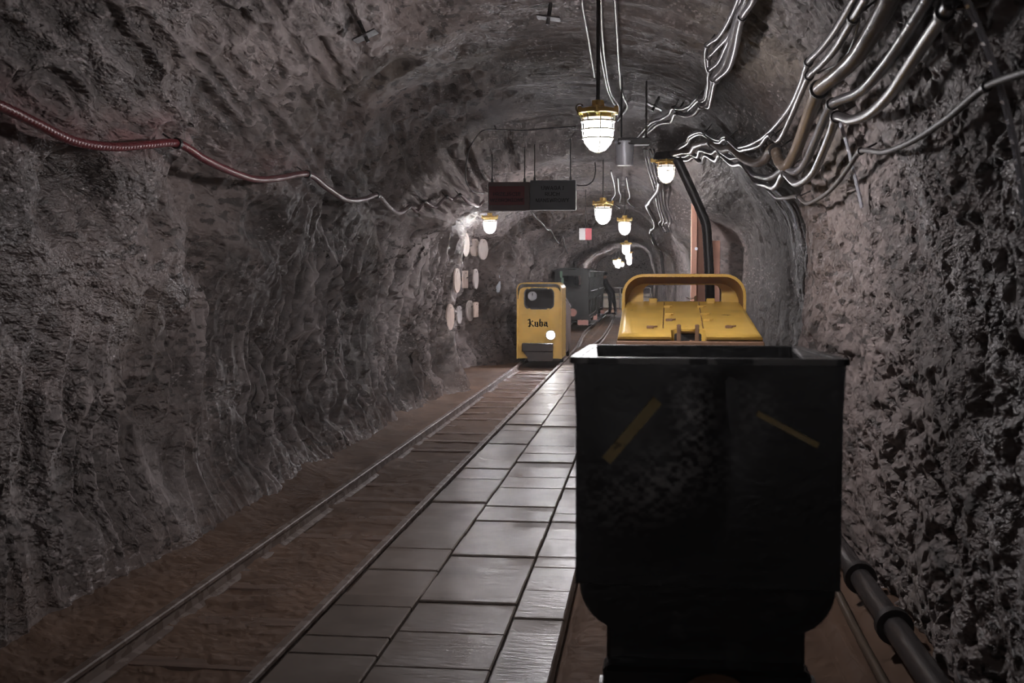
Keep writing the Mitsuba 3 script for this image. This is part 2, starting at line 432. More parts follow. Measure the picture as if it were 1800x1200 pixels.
    # colour: grey brown salt clay, darker clay beds, pale salt
    base = np.array([0.128, 0.101, 0.093])
    dark = np.array([0.040, 0.031, 0.028])
    salt = np.array([0.42, 0.37, 0.36])
    olive = np.array([0.075, 0.062, 0.043])
    k1 = sstep(0.42, 0.62, nz(dip * 1.6, y * 0.6, 4, 22))
    k2 = sstep(0.52, 0.62, nz(dip * 5.0, y * 2.0, 4, 23))
    k3 = sstep(0.52, 0.68, nz(s * 0.8, y * 0.6, 3, 24)) * 0.6
    c = base * (0.78 + 0.5 * nz(s * 9, y * 8, 3, 25))[..., None]
    plaster = wh * (1 - gm) * sstep(0.3, 0.55, nz(h * 1.0, y * 0.5, 2, 43))
    c = c * (1 + 0.85 * plaster - 0.42 * wc + 0.35 * np.maximum(wr, sstep(SC + 0.6, SR, s)) * near)[..., None]  # roof crown darkened: shade above the lamp housings put into the colour
    c = c + (olive - c) * k3[..., None]
    c = c + (dark - c) * (0.66 * k1 * (1 - 0.65 * wr) * (1 - 0.5 * plaster) + 0.4 * k2 * (1 - plaster)).clip(0, 0.9)[..., None]
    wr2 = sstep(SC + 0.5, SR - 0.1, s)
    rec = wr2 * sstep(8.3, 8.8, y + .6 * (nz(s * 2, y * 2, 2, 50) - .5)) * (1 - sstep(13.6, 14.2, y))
    c = c + (np.array([.030, .0235, .020]) * (0.7 + .7 * nz(s * 3, y * 6, 3, 45))[..., None] - c) * (0.9 * rec)[..., None]  # recess: brown clay, with its weak grazing light also put into the colour
    patch = sstep(0.3, 0.6, nz(s * 1.5, y * 1.5, 2, 26))
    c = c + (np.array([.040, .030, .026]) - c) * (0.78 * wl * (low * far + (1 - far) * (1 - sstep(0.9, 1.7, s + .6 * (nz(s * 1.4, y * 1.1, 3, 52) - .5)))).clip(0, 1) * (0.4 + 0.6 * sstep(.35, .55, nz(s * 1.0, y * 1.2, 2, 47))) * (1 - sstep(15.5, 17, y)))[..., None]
    sal = wl * low * np.clip((0.8 - 0.5 * far) * f1 ** 1.3 + (0.35 + 0.6 * far) * f2 ** 2.2 * gate + 0.75 * far * f3 ** 3, 0, 1) * patch * (0.55 + 0.45 * far)
    sal = sal + wh * 0.4 * ridge(gr, 2.5) * gm
    c = c + (salt - c) * np.clip(sal, 0, 1)[..., None]
    c = c + (np.array([.085, .055, .043]) - c) * (0.85 * (1 - sstep(0.2, 0.75, s + 0.35 * (nz(s * 2, y * 2.2, 3, 48) - .5))))[..., None]
    return d, c


def y_grid(y0, y1):
    ys = [y0]
    while ys[-1] < y1:
        y = ys[-1]
        ys.append(y + (0.16 if y < 3.35 else np.clip(0.0125 + 0.00028 * (y - 3.5) ** 2, 0.0125, 0.055 if y < 24 else 0.16)))
    return np.array(ys)


def grid_faces(n, m):
    i, j = np.meshgrid(np.arange(n - 1), np.arange(m - 1), indexing='ij')
    a = i * m + j
    return np.vstack([np.stack([a, a + 1, a + m + 1], -1).reshape(-1, 3), np.stack([a, a + m + 1, a + m], -1).reshape(-1, 3)])


YS = y_grid(-9.0, 64.0)
NS = 540
SS = np.linspace(0, SMAX, NS)
_Y, _S = np.meshgrid(YS, SS, indexing='ij')
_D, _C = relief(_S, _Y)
_PP, _NN = prof(SS)
_off = offset(_S, _Y) + _D
_V = np.stack([_PP[None, :, 0] + _NN[None, :, 0] * _off, _Y, _PP[None, :, 1] + _NN[None, :, 1] * _off], -1)
# red paint sprayed along the conduit on the left wall has gone onto the rock
RED_PX = [(-150, 120), (-40, 172), (0, 186), (60, 215), (130, 248), (200, 258), (260, 254), (311, 252), (360, 280), (410, 303), (450, 315), (490, 313), (540, 306), (575, 330), (610, 351),
          (640, 350), (662, 343), (685, 365), (702, 374), (722, 362)]
RED3 = [wall_xy(SL + .03, y, .075)[0] for y in (-4.0, -1.5, 0.6, 2.4)] + [on_wall(px, py, 0.075) for px, py in RED_PX[1:]]
RED_CURVE = catmull(RED3, 0.02)
from scipy.spatial import cKDTree
_near = (_Y < 11) & (_S < SL + 0.8) & (_S > SL - 0.8)
_dist = np.full(_Y.shape, 9.0)
_dist[_near] = cKDTree(RED_CURVE).query(_V[_near])[0]
_w = np.exp(-((_dist - 0.02) / 0.11) ** 2) * (0.55 + 0.45 * sstep(0.4, 0.6, nz(_S * 9, _Y * 9, 3, 41))) * (1 - sstep(6.5, 10, _Y)) * (_dist < 1)
_C = _C + (np.array([0.17, 0.022, 0.024]) - _C) * (0.9 * _w)[..., None]
JL, JR = int(np.searchsorted(SS, SL + 0.1)), int(np.searchsorted(SS, SR))


def tunnel_part(name, j0, j1, label):
    v, c = _V[:, j0:j1 + 1].reshape(-1, 3), _C[:, j0:j1 + 1].reshape(-1, 3)
    f = grid_faces(len(YS), j1 - j0 + 1)
    m = trimesh.Trimesh(v, f, process=False)
    scene[name] = mikit.ply(m, ROCK, True, color=c)
    tag(name, label, kind='structure')
    return m


M_LEFT = tunnel_part('wall_left', 0, JL, 'rough grey-brown rock salt wall on the left with pale salt runs')
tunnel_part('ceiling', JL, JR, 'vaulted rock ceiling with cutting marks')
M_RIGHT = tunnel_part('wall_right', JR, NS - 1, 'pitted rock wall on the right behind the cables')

# ------------------------------------------------------------------ floor, paving, rails
XL, XR_ = -2.29, -1.565                        # rail centres of the near track


def floor_z(x, y):
    z = -0.05 + 0.05 * (nz(x * 2.2, y * 1.6, 4, 51) - 0.5) + 0.02 * (nz(x * 9, y * 8, 3, 52) - 0.5)
    bank = sstep(-2.40, -3.15, x)
    z = z + bank ** 1.6 * (0.16 + 0.08 * (nz(x * 0.5, y * 1.2, 3, 53) - 0.5)) * (1 - sstep(17.6, 18.2, y))
    bed = sstep(XL - 0.10, XL + 0.06, x) * (1 - sstep(XR_ - 0.06, XR_ + 0.05, x))
    z = z - 0.048 * bed + bed * 0.02 * (nz(x * 3, y * 5, 3, 54) - 0.5)
    z = z - 0.06 * sstep(XR_ + 0.0, XR_ + 0.06, x) * (1 - sstep(-0.42, -0.3, x))
    z = z + 0.10 * sstep(0.95, 1.2, x)
    z = np.where((x > -0.42) & (x < 0.85), z - 0.05, z)
    return z


fx = np.concatenate([np.arange(-3.45, -2.4, 0.02), np.arange(-2.4, -1.5, 0.018), np.arange(-1.5, -0.42, 0.09), np.arange(-0.42, 1.45, 0.035)])
fy = YS
fyy, fxx = np.meshgrid(fy, fx, indexing='ij')
fzz = floor_z(fxx, fyy)
ff = grid_faces(len(fy), len(fx))[:, ::-1]
obj('floor', trimesh.Trimesh(np.stack([fxx, fyy, fzz], -1).reshape(-1, 3), ff, process=False), DIRT, smooth=True)
tag('floor', 'brown trodden dirt floor of the mine drift', kind='structure')

PX0, PX1, PX2, PX3 = -1.515, -1.117, -0.622, -0.375
random.seed(3)
_bev = {}
for ci, (x0, x1) in enumerate(((PX0, PX1), (PX1, PX2), (PX2, PX3))):
    y = 2.4 + (0.2, 0.085, 0.33)[ci]
    while y < 22.0:
        ln = 0.475
        if random.random() < (0.16, 0.22, 0.15)[ci]:
            ln = 0.24
        g = 0.005
        z = random.uniform(-0.006, 0.005)
        m = cbox(x0 + g, x1 - g, y + g, y + ln - g, -0.09, z, 0.006)
        tilt = random.uniform(-0.008, 0.008)
        v = m.vertices.copy()
        v[:, 2] += (v[:, 1] - y - ln / 2) * tilt * (v[:, 2] > -0.05)
        m.vertices = v
        obj('paving_slab', m, SLAB, 'floor', smooth=False)
        y += ln

rail_prof = Polygon([(-.045, -.10), (.045, -.10), (.045, -.092), (.008, -.08), (.007, -.03), (.024, -.02), (.024, -.004), (.018, 0.002), (-.018, 0.002), (-.024, -.004), (-.024, -.02), (-.007, -.03),
                     (-.008, -.08), (-.045, -.092)])


def sweep_rail(path):
    """the rail section swept along (x, y) points"""
    path = np.asarray(path, float)
    c = np.array(rail_prof.exterior.coords)[:-1]
    t = np.gradient(path, axis=0)
    t /= np.linalg.norm(t, axis=1, keepdims=True)
    nrm = np.stack([t[:, 1], -t[:, 0]], 1)
    v = np.zeros((len(path), len(c), 3))
    v[..., :2] = path[:, None] + nrm[:, None] * c[None, :, :1]
    v[..., 2] = c[None, :, 1]
    n = len(c)
    i, j = np.meshgrid(np.arange(len(path) - 1), np.arange(n), indexing='ij')
    q = np.stack([i * n + j, i * n + (j + 1) % n, (i + 1) * n + (j + 1) % n, (i + 1) * n + j], -1).reshape(-1, 4)
    return trimesh.Trimesh(v.reshape(-1, 3), np.vstack([q[:, [0, 2, 1]], q[:, [0, 3, 2]]]), process=False)


def track(label, xc0, xc1, path_l, path_r, sleepers, w):
    t = thing('railway_track', label, 'railway track')
    obj('rail', sweep_rail(path_l), RAIL, t)
    obj('rail', sweep_rail(path_r), RAIL, t)
    for y, x in sleepers:
        a = random.uniform(-0.04, 0.04)
        m = cbox(-w, w, -0.075, 0.075, -0.2, -0.093 + random.uniform(-.004, .006), 0.015)
        m.apply_transform(trimesh.transformations.rotation_matrix(a, [0, 0, 1]))
        m.apply_translation([x, y, 0])
        obj('sleeper', m, WOODDARK, t, smooth=False)
    return t


yy = np.arange(1.5, 58, 0.5)
TR1 = track('narrow rusty railway track left of the paved footpath', 0, 0, np.stack([XL - .22 * sstep(24, 34, yy), yy], 1), np.stack([XR_ - .22 * sstep(24, 34, yy), yy], 1),
            [(y, (XL + XR_) / 2) for y in np.arange(3.6, 21, 0.62)], 0.47)
y2 = np.arange(1.0, 13.0, 0.5)
TR2 = track('siding railway track under the black cart and yellow engine', 0, 0, np.stack([y2 * 0 - 0.12, y2], 1), np.stack([y2 * 0 + 0.56, y2], 1),
            [(y, 0.22) for y in np.arange(2.2, 12, 0.9)], 0.40)
sw = catmull(np.array([(-1.50, 20.6, 0), (-1.42, 24, 0), (-1.2, 28.5, 0), (-1.2, 36, 0), (-1.35, 48, 0)]), 0.5)[:, :2]
tag(obj('switch_rail', sweep_rail(sw), RAIL), 'single curved switch rail on the dark ground beside the green carriages', 'rail')

# ------------------------------------------------------------------ caged mine lamps


def lamp(px, py, y, rg, label, power=1.0, detail=True, hang='rod', rodr=0.008, group=None, plate=False, sw=1.0):
    """py is the middle of the globe; rg its radius"""
    c = at_y(px, py, y) if y > 0 else np.array([px, y, py], float)
    t = thing('caged_lamp', label, 'lamp', group)
    k, py_ = rg / 0.078, py
    top = 0.085 * k
    # globe: an upright rounded bell, open at the top inside the housing
    pr = [(0.0, -0.118 * k)]
    for a in np.linspace(0.1, math.pi / 2, 9 if detail else 5):
        pr.append((rg * math.sin(a), -0.03 * k - 0.088 * k * math.cos(a)))
    zc = .036 * k if detail else top
    pr += [(rg, zc), (0.0, zc)]
    g = lathe(pr, c, 28 if detail else 14)
    if g.volume < 0:
        g.invert()
    e = LAMP * power
    obj('glass_globe', g, GLOBE, t, smooth=40, label='glowing white glass globe', emitter={'type': 'area', 'sampling_weight': sw, 'radiance': rgb(*(e * np.array(LAMP_RGB)))})
    if detail:
        m = lathe([(rg * .2, zc + .001), (rg * .985, zc + .001), (rg, top), (rg * .2, top)], c, 28)
        if m.volume < 0:
            m.invert()
        obj('glass_collar', m, GLOBE, t, label='fainter frosted collar of the globe', emitter={'type': 'area', 'sampling_weight': .05, 'radiance': rgb(.8, .79, .8)})
    hp = [(0, top + .075 * k), (rg * .42, top + .075 * k), (rg * .45, top + .045 * k), (rg * .6, top + .042 * k), (rg * .95, top + .034 * k), (rg * 1.42, top + .026 * k), (rg * 1.45, top + .006 * k),
          (rg * 1.1, top + .002 * k), (rg * 1.08, top - .02 * k), (rg * 1.03, top - .02 * k), (0, top - .001)]
    h = lathe(hp, c, 32 if detail else 16)
    if h.volume < 0:
        h.invert()
    hs = obj('housing', h, BRASS, t)
    if plate:
        m = lathe([(0, top + .11 * k), (rg * 1.5, top + .11 * k), (rg * 1.75, top + .05 * k), (rg * 1.75, top + .035 * k), (0, top + .035 * k)], c, 24)
        obj('shade', m, DARKIRON, t)
        for s in (-1, 1):
            obj('bracket_ear', cbox(c[0] + s * rg * 1.7 - .02 * k - .012, c[0] + s * rg * 1.7 + .02 * k + .012, c[1] - .02, c[1] + .02, c[2] + top + .01 * k, c[2] + top + .05 * k), BRASS, t)
    if detail:
        rc = rg * 1.10
        n = 8
        for i in range(n):
            a = i * 2 * math.pi / n + 0.2
            pts = [(rc * 1.12, top), (rc * 1.05, .03 * k), (rc, -.03 * k), (rc * .86, -.075 * k), (rc * .5, -.112 * k), (0.004, -.128 * k)]
            obj('cage_wire', tube([c + np.array([r * math.cos(a), r * math.sin(a), z]) for r, z in pts], 0.0032 * k, 6), CAGE, t)
        for z, r in ((.045, 1.1), (.0, 1.06), (-.048, 1.02)):
            an = np.linspace(0, 2 * math.pi, 33)
            obj('cage_ring', tube([c + np.array([rc * r * math.cos(a), rc * r * math.sin(a), z * k]) for a in an], 0.0042 * k, 6, cap=False), CAGE, t)
        for s in (-1, 1, 0):
            obj('lug', cbox(c[0] + s * rg * 1.3 - .012, c[0] + s * rg * 1.3 + .012, c[1] - rg * (1.45 if s == 0 else .25), c[1] - rg * (1.2 if s == 0 else -.1), c[2] + top - .006, c[2] + top + .045 * k), BRASS, t)
    if py_ == 228:
        h0 = c + np.array([-.115, -.02, .10])
        obj('side_hook', tube(catmull([h0 + [.035, 0, .03], h0 + [.012, 0, .036], h0 + [-.004, 0, .02], h0 + [.008, 0, -.01], h0 + [.04, 0, -.055]], .006), .004, 6), CAGE, t)
    if hang == 'rod':
        z1 = c[2] + top + .06 * k
        zt = _ceiling_z(c[0], c[1]) + .10
        obj('hanger', rod([c[0], c[1], z1], [c[0], c[1], zt], rodr), BLACKCABLE, t)
    return t, c


def _proj(p):
    v = np.asarray(p, float) - EYE
    return 900 + FOC * (v @ RIGHT) / (v @ FWD), 600 - FOC * (v @ UP) / (v @ FWD)


def _ceiling_z(x, y):
    z = np.arange(1.8, 3.6, 0.01)
    r = np.hypot(x - _CX, z - _CZ)
    a = np.arctan2(z - _CZ, x - _CX)
    out = np.nonzero(r > _rad(np.stack([np.full_like(z, y), a], 1)) - 0.0)[0]
    return z[out[0]] if len(out) else 3.2


lamp(-0.3, 2.35, -5.2, 0.076, 'dim caged lamp hanging behind the viewpoint', detail=False, power=0.32)
lamp(1051, 228, 6.4, 0.076, 'large caged lamp with yellow housing hanging nearest, above the black cart', rodr=0.011, sw=4.0)
lamp(1171, 301, 12.7, 0.080, 'caged lamp under a dark plate beneath the cable bundle on the right', plate=True, hang=None, sw=1.0, power=.12)
lamp(1060, 374, 13.6, 0.084, 'caged lamp hanging from a thin rod to the right of the warning sign', sw=2.5)
lamp(1098, 398, 17.5, 0.080, 'caged lamp just right of and below the lamp beside the sign')
lamp(861, 395, 16.4, 0.080, 'caged lamp under the left end of the warning sign, lighting the round plaques')
L5 = lamp(1100.5, 437, 23.5, 0.080, 'small distant lamp, uppermost of the touching stack', detail=False)
lamp(1105, 450, 31, 0.080, 'small distant lamp, middle of the touching stack', detail=False)
lamp(1106, 459, 37, 0.080, 'small distant lamp, lowest of the touching stack', detail=False)
for fi, (px, py) in enumerate(((1081, 460.5), (1088, 459), (1084, 466), (1087.5, 467), (1094, 464.5))):
    lamp(px, py, 52.6 + .45 * fi, 0.075, 'tiny glowing lamp in the cluster at the far end of the drift', detail=False, group='far cluster of lamps', hang='rod', power=0.8, sw=.25)

# ------------------------------------------------------------------ cables and conduits


def cable(name, label, catg, px, r, mat, inset=0.07, hooks=(), rings=0.0, group=None, step=0.025, pts=None, sides=10):
    p3 = np.array([on_wall(q[0], q[1], inset) for q in px]) if pts is None else np.asarray(pts)
    if px is not None and pts is None and (px[0][1] < 0 or px[0][0] > 1800):      # goes on along the rock out of the picture
        p3 = np.vstack([p3[0] - [0, 3.2, 0], p3[0] - [0, 1.2, 0], p3])
        hooks = tuple(h + 2 for h in hooks)
    c = catmull(p3, step if rings == 0 else min(step, rings / 5))
    rr = r
    if rings:
        L = np.concatenate([[0], np.cumsum(np.linalg.norm(np.diff(c, axis=0), axis=1))])
        rr = r * (0.86 + 0.14 * np.abs(np.cos(L / rings * math.pi)) ** 0.5)
    t = thing(name, label, catg, group)
    obj('sheath', tube(c, rr, sides), mat, t, smooth=True)
    for h in hooks:
        q = p3[h]
        i = int(np.argmin(np.linalg.norm(c - q, axis=1)))
        d = c[min(i + 2, len(c) - 1)] - c[max(i - 2, 0)]
        d /= np.linalg.norm(d)
        obj('clip', tube([q - d * .014, q + d * .014], r * 1.28 + .002, 12), DARKIRON, t)
        w = np.array([q[0] - _CX, 0, q[2] - _CZ])
        w /= np.linalg.norm(w)
        obj('hook', rod(q, q + w * (inset + .02), .005, 6), DARKIRON, t)
    return t


cable('wall_conduit', 'red ribbed conduit turning silver as it runs along the left wall', 'conduit', None, 0.023, REDCABLE, pts=RED3, hooks=(1, 10, 15, 19), rings=0.03, inset=0.075, sides=12)
cable('wall_conduit', 'thin silver conduit zigzagging round the rock corner to the warning sign', 'conduit',
      [(722, 362), (726, 366), (733, 372), (740, 362), (746, 355), (756, 361), (766, 364), (776, 354), (785, 346), (796, 351), (808, 343), (820, 353), (832, 359), (842, 361), (851, 352)], 0.017, REDCABLE, inset=0.05, hooks=(4, 8, 10))
B1 = [(1512, -20), (1501, 0), (1473, 47), (1447, 82), (1421, 110), (1410, 143), (1390, 187), (1355, 230), (1327, 250), (1303, 258), (1295, 257), (1279, 241), (1264, 246), (1251, 241), (1239, 233), (1213, 238),
      (1207, 249), (1197, 255), (1179, 270)]
B2 = [(1530, -20), (1520, 0), (1500, 33), (1470, 83), (1447, 110), (1422, 134), (1410, 160), (1390, 207), (1372, 243), (1364, 247), (1358, 239), (1335, 256), (1311, 262), (1298, 262), (1279, 245), (1264, 250), (1251, 246),
      (1239, 237), (1215, 242), (1208, 252), (1190, 262)]
B3 = [(1575, -25), (1563, 0), (1540, 43), (1507, 97), (1473, 130), (1440, 157), (1433, 173), (1417, 217), (1400, 263), (1387, 287), (1377, 291), (1368, 281), (1363, 265), (1343, 281), (1325, 286), (1305, 277), (1287, 261),
      (1271, 262), (1251, 250), (1242, 250), (1223, 256), (1213, 266), (1201, 266), (1179, 271)]
B4 = [(1642, -22), (1630, 0), (1593, 60), (1553, 117), (1513, 160), (1463, 183), (1453, 200), (1433, 247), (1413, 290), (1397, 302), (1382, 296), (1363, 308), (1340, 311), (1320, 302), (1307, 281), (1297, 277), (1284, 277),
      (1264, 264), (1252, 269), (1232, 264), (1224, 275), (1215, 270), (1204, 274), (1180, 272)]
B5 = [(1672, 2), (1660, 23), (1633, 63), (1600, 113), (1563, 167), (1527, 200), (1497, 210), (1470, 206), (1463, 227), (1447, 267), (1430, 303), (1410, 320), (1397, 322), (1380, 306), (1367, 325), (1347, 326), (1327, 317),
      (1310, 294), (1287, 289), (1268, 273), (1257, 282), (1241, 273), (1232, 285), (1220, 276), (1211, 281), (1185, 279)]
B6 = [(1830, 118), (1800, 127), (1733, 153), (1667, 207), (1600, 250), (1553, 267), (1513, 266), (1493, 293), (1467, 327), (1443, 347), (1417, 357), (1403, 346), (1380, 348), (1350, 334), (1337, 320), (1318, 300)]
cable('power_cable', 'thin grey cable, uppermost of the sagging bundle on the right wall', 'cable', B1, 0.016, SILVER, hooks=(4, 10, 14), inset=0.08)
cable('power_cable', 'thin grey cable just under the uppermost one of the right bundle', 'cable', B2, 0.017, GREYCABLE, hooks=(2, 5, 10, 14), inset=0.09)
cable('power_cable', 'thickest ribbed armoured cable in the middle of the right wall bundle', 'cable', B3, 0.034, TANCABLE, hooks=(5, 12, 18), rings=0.022, inset=0.10, sides=16)
cable('power_cable', 'glossy ribbed cable hung directly below the thickest cable at right', 'cable', B4, 0.022, SILVER, hooks=(5, 10, 17), rings=0.02, inset=0.09, sides=12)
cable('power_cable', 'matt grey cable, second lowest of the bundle on the right wall', 'cable', B5, 0.022, GREYCABLE, hooks=(1, 7, 13, 19), inset=0.08)
cable('power_cable', 'thin dark cable sagging lowest and alone across the right wall', 'cable', B6, 0.012, MATTCABLE, hooks=(2, 6, 11), inset=0.06)
cable('power_cable', 'very thin short cable looping above the thickest cable at upper right', 'cable', [(1512, 20), (1508, 45), (1502, 68), (1490, 95), (1474, 112), (1455, 121), (1438, 128)], 0.006, GREYCABLE, inset=0.06)
A1 = [(1304, -20), (1297, 0), (1279, 40), (1263, 64), (1243, 80), (1241, 110), (1245, 128), (1243, 150), (1236, 171), (1228, 171), (1211, 186), (1193, 191), (1185, 189), (1175, 201), (1161, 209), (1145, 215), (1121, 240)]
A2 = [(1310, -20), (1303, 0), (1287, 53), (1257, 88), (1246, 101), (1247, 125), (1243, 152), (1238, 172), (1229, 175), (1213, 190), (1200, 200), (1191, 195), (1183, 208), (1170, 215), (1152, 217), (1128, 243)]
A3 = [(1315, -20), (1308, 0), (1295, 40), (1276, 83), (1263, 109), (1248, 123), (1245, 152), (1240, 175), (1232, 179), (1215, 200), (1203, 203), (1190, 199), (1178, 214), (1160, 217), (1126, 244)]
A4 = [(1319, -20), (1313, 0), (1298, 30), (1286, 77), (1274, 112), (1255, 137), (1250, 160), (1244, 180), (1233, 185), (1220, 199), (1206, 203)]
A5 = [(1330, -20), (1324, 0), (1305, 30), (1292, 90), (1281, 120), (1259, 141), (1251, 173), (1244, 188), (1236, 184)]
for i, (pp, r, hk, lab) in enumerate(((A1, .014, (4, 9, 12), 'silver cable at the left edge of the upper bundle under the roof'), (A2, .014, (4, 8, 11), 'silver cable second from the left in the upper roof bundle'),
                                      (A3, .015, (5, 8, 11), 'silver cable in the middle of the upper roof bundle'), (A4, .024, (5, 8), 'thick ribbed silver cable in the upper roof bundle'),
                                      (A5, .017, (2, 5), 'silver cable at the right edge of the upper roof bundle'))):
    cable('roof_cable', lab, 'cable', pp, r, SILVER, inset=0.06 + 0.012 * i, hooks=hk, rings=0.02 if i == 3 else 0)
for pp, r, lab in (([(1022, -15), (1024, 10), (1033, 60), (1040, 105), (1045, 135)], .010, 'thin silver wire left of the dark rod of the nearest lamp'),
                   ([(1051, -15), (1053, 30), (1054, 80), (1062, 130), (1069, 160), (1080, 183), (1087, 190)], .010, 'thin silver wire just right of the dark rod of the nearest lamp'),
                   ([(1055, -15), (1058, 50), (1065, 120), (1075, 165), (1088, 187), (1086, 203)], .010, 'thin silver wire between its two neighbours above the nearest lamp'),
                   ([(1080, -15), (1081, 0), (1085, 60), (1088, 115), (1094, 165), (1103, 187), (1095, 200), (1086, 212)], .012, 'bright silver wire furthest right above the nearest lamp')):
    cable('roof_wire', lab, 'cable', pp, r, SILVER, inset=0.04)
# cables further in, on the right wall and roof
cable('drain_pipe', 'bent grey pipe winding down the far right wall behind the plated lamp', 'pipe', [(1160, 318), (1156, 335), (1143, 352), (1141, 370), (1150, 385), (1152, 397), (1144, 410), (1152, 430), (1163, 452), (1168, 500)], 0.035, GREYCABLE, inset=0.07)
for i, dx in enumerate((0, 5, 11, 17)):
    cable('far_cable', ('leftmost', 'second', 'third', 'rightmost')[i] + ' of four pale cables drooping down the far right wall', 'cable',
          [(1132 + dx, 262), (1138 + dx, 290), (1150 + dx * .9, 330), (1157 + dx * .8, 365), (1162 + dx, 385), (1160 + dx, 397), (1168 + dx * .7, 408)], 0.013, SILVER, inset=0.05)
for i, (pp, lab) in enumerate((([(1074, 300), (1079, 322), (1081, 340), (1077, 356), (1090, 366)], 'pale wire above and right of the lamp by the sign'),
                               ([(1086, 312), (1088, 335), (1091, 345), (1089, 355)], 'short pale wire between two others on the far roof'),
                               ([(1101, 312), (1104, 330), (1107, 345), (1105, 356), (1115, 364)], 'pale wire nearest the metal can on the far roof'))):
    cable('far_wire', lab, 'cable', pp, 0.012, SILVER, inset=0.05)
cable('far_wire', 'jagged pale cable below the warning sign running down the far rock', 'cable', [(935, 373), (942, 383), (952, 392), (960, 402), (968, 405), (976, 420), (983, 427), (988, 415), (993, 432), (998, 445)], 0.018, GREYCABLE, inset=0.06)
cable('signal_wire', 'thin dark wire looping over the rock face above the warning sign', 'wire', [(1012, 222), (960, 226), (920, 229), (872, 228), (850, 229), (834, 245), (825, 262), (819, 290), (820, 320), (830, 335), (850, 340)], 0.007, BLACKCABLE, inset=0.03, hooks=(3,))
cable('signal_wire', 'thin dark wire loop hanging off the right end of the warning sign', 'wire', [(1046, 285), (1047, 300), (1042, 318), (1030, 326), (1013, 325)], 0.007, BLACKCABLE, pts=[at_y(*q, 12.95) for q in [(1046, 285), (1047, 300), (1042, 318), (1030, 326), (1013, 325)]])

# slotted channels that carry the cables on the right wall


def channel(px, py, s0, s1, label):
    q = on_wall(px, py, 0.03)
    sg = np.linspace(SC, SMAX, 400)
    P, N = prof(sg)
    k = int(np.argmin(np.linalg.norm(P + N * offset(sg, q[1])[:, None] - q[[0, 2]], axis=1)))
    s = np.arange(sg[k] + s0, sg[k] + s1, 0.02)
    c = np.array([wall_xy(a, q[1], 0.025)[0] for a in s])
    t = thing('slotted_channel', label, 'channel')
    obj('side_strip', tube(c + [0, -.016, 0], .006, 4), GALV, t, smooth=False)
    obj('side_strip', tube(c + [0, .016, 0], .006, 4), GALV, t, smooth=False)
    for i in range(0, len(c) - 1, 3):
        obj('web', rod(c[i] + [0, -.016, 0], c[i] + [0, .016, 0], .009, 4), GALV, t, smooth=False)


channel(1725, 57, -.15, .55, 'slotted metal channel on the dark rock at the upper right corner')
channel(1470, 200, .0, .5, 'slotted metal channel below the hooks of the thick right cables')
channel(1345, 320, .02, .45, 'slotted metal channel below the cables beside the pale rock corner')
pA, pB = at_y(1668, 12, 3.75), at_y(1860, -14, 3.55)
tag(obj('support_bar', rod(pA, pB, 0.015, 14), TANCABLE), 'short tan steel bar sticking out at the top right corner', 'bar')

# dark bent pipe and timber posts beyond the yellow engine
pp = [at_y(1190, 279, 10.2), at_y(1195, 290, 10.2), at_y(1216, 335, 10.2), at_y(1234, 376, 10.2), at_y(1241, 395, 10.2), at_y(1244, 430, 10.2), at_y(1247, 490, 10.2), at_y(1250, 640, 10.2)]
tag(obj('vent_pipe', tube(catmull(pp, .06), 0.041, 14), BLACKCABLE, smooth=True), 'thick black bent pipe rising behind the right yellow engine', 'pipe')
t = thing('timber_frame', 'pinkish wooden door post with boards set against the right rock', 'timber post')
q0 = at_y(1219, 400, 14.2)
q1 = at_y(1242, 400, 14.2)
obj('board', cbox(q0[0] + .045, q1[0], 14.1, 14.2, -.15, 3.0), WOOD, t)
obj('board', cbox(q0[0] - .03, q0[0] + .04, 14.05, 14.22, -.15, 3.0), WOODDARK if False else WOOD, t)
obj('board', cbox(q1[0] + .005, q1[0] + .16, 14.15, 14.22, -.15, 2.0), WOOD, t)
obj('bolt', rod(at_y(1224, 437, 14.04), at_y(1224, 437, 14.06), .02), GALV, t)

# metal can under a short beam
t = thing('metal_can', 'small grey galvanised can hanging under a dark beam right of the nearest lamp', 'can')
c = at_y(1098, 270, 10.0)
m = lathe([(0, -.10), (.068, -.10), (.072, -.093), (.077, .09), (.081, .10), (0, .10)], c, 28)
obj('body', m, GALV, t)
obj('rim', lathe([(.072, .09), (.086, .09), (.086, .102), (.072, .102)], c, 28), GALV, t)
b0, b1 = at_y(1086, 250, 10.0), at_y(1142, 252, 10.1)
t2 = thing('roof_beam', 'short dark beam hung from the roof above the grey can', 'beam')
obj('beam', cbox(b0[0], b1[0], 9.93, 10.08, b0[2] - .025, b0[2] + .03), DARKIRON, t2)
for x in (b0[0] + .03, b1[0] - .03):
    obj('hanger', rod([x, 10, b0[2]], [x, 10, _ceiling_z(x, 10) + .03], .008), DARKIRON, t2)

# rock bolt plates in the roof
for (px, py, lab) in ((640, 58, 'dark rock bolt plate in the roof at upper left'), (965, 26, 'dark rock bolt plate at the top of the roof'), (1152, 184, 'rock bolt plate between the lamp wires and the roof cables')):
    q = on_wall(px, py, 0.05)
    t = thing('rock_bolt', lab, 'rock bolt')
    n = np.array([_CX - q[0], -.0, _CZ - q[2]])
    n /= np.linalg.norm(n)
    m = cbox(-.075, .075, -.06, .06, -.005, .005, .003)
    m.apply_transform(trimesh.geometry.align_vectors([0, 0, 1], n))
    m.apply_translation(q + n * 0.02)
    obj('plate', m, DARKIRON, t)
    obj('bolt', rod(q - n * .08, q + n * .06, .012), DARKIRON, t)

# ------------------------------------------------------------------ signs
YS_ = 12.75


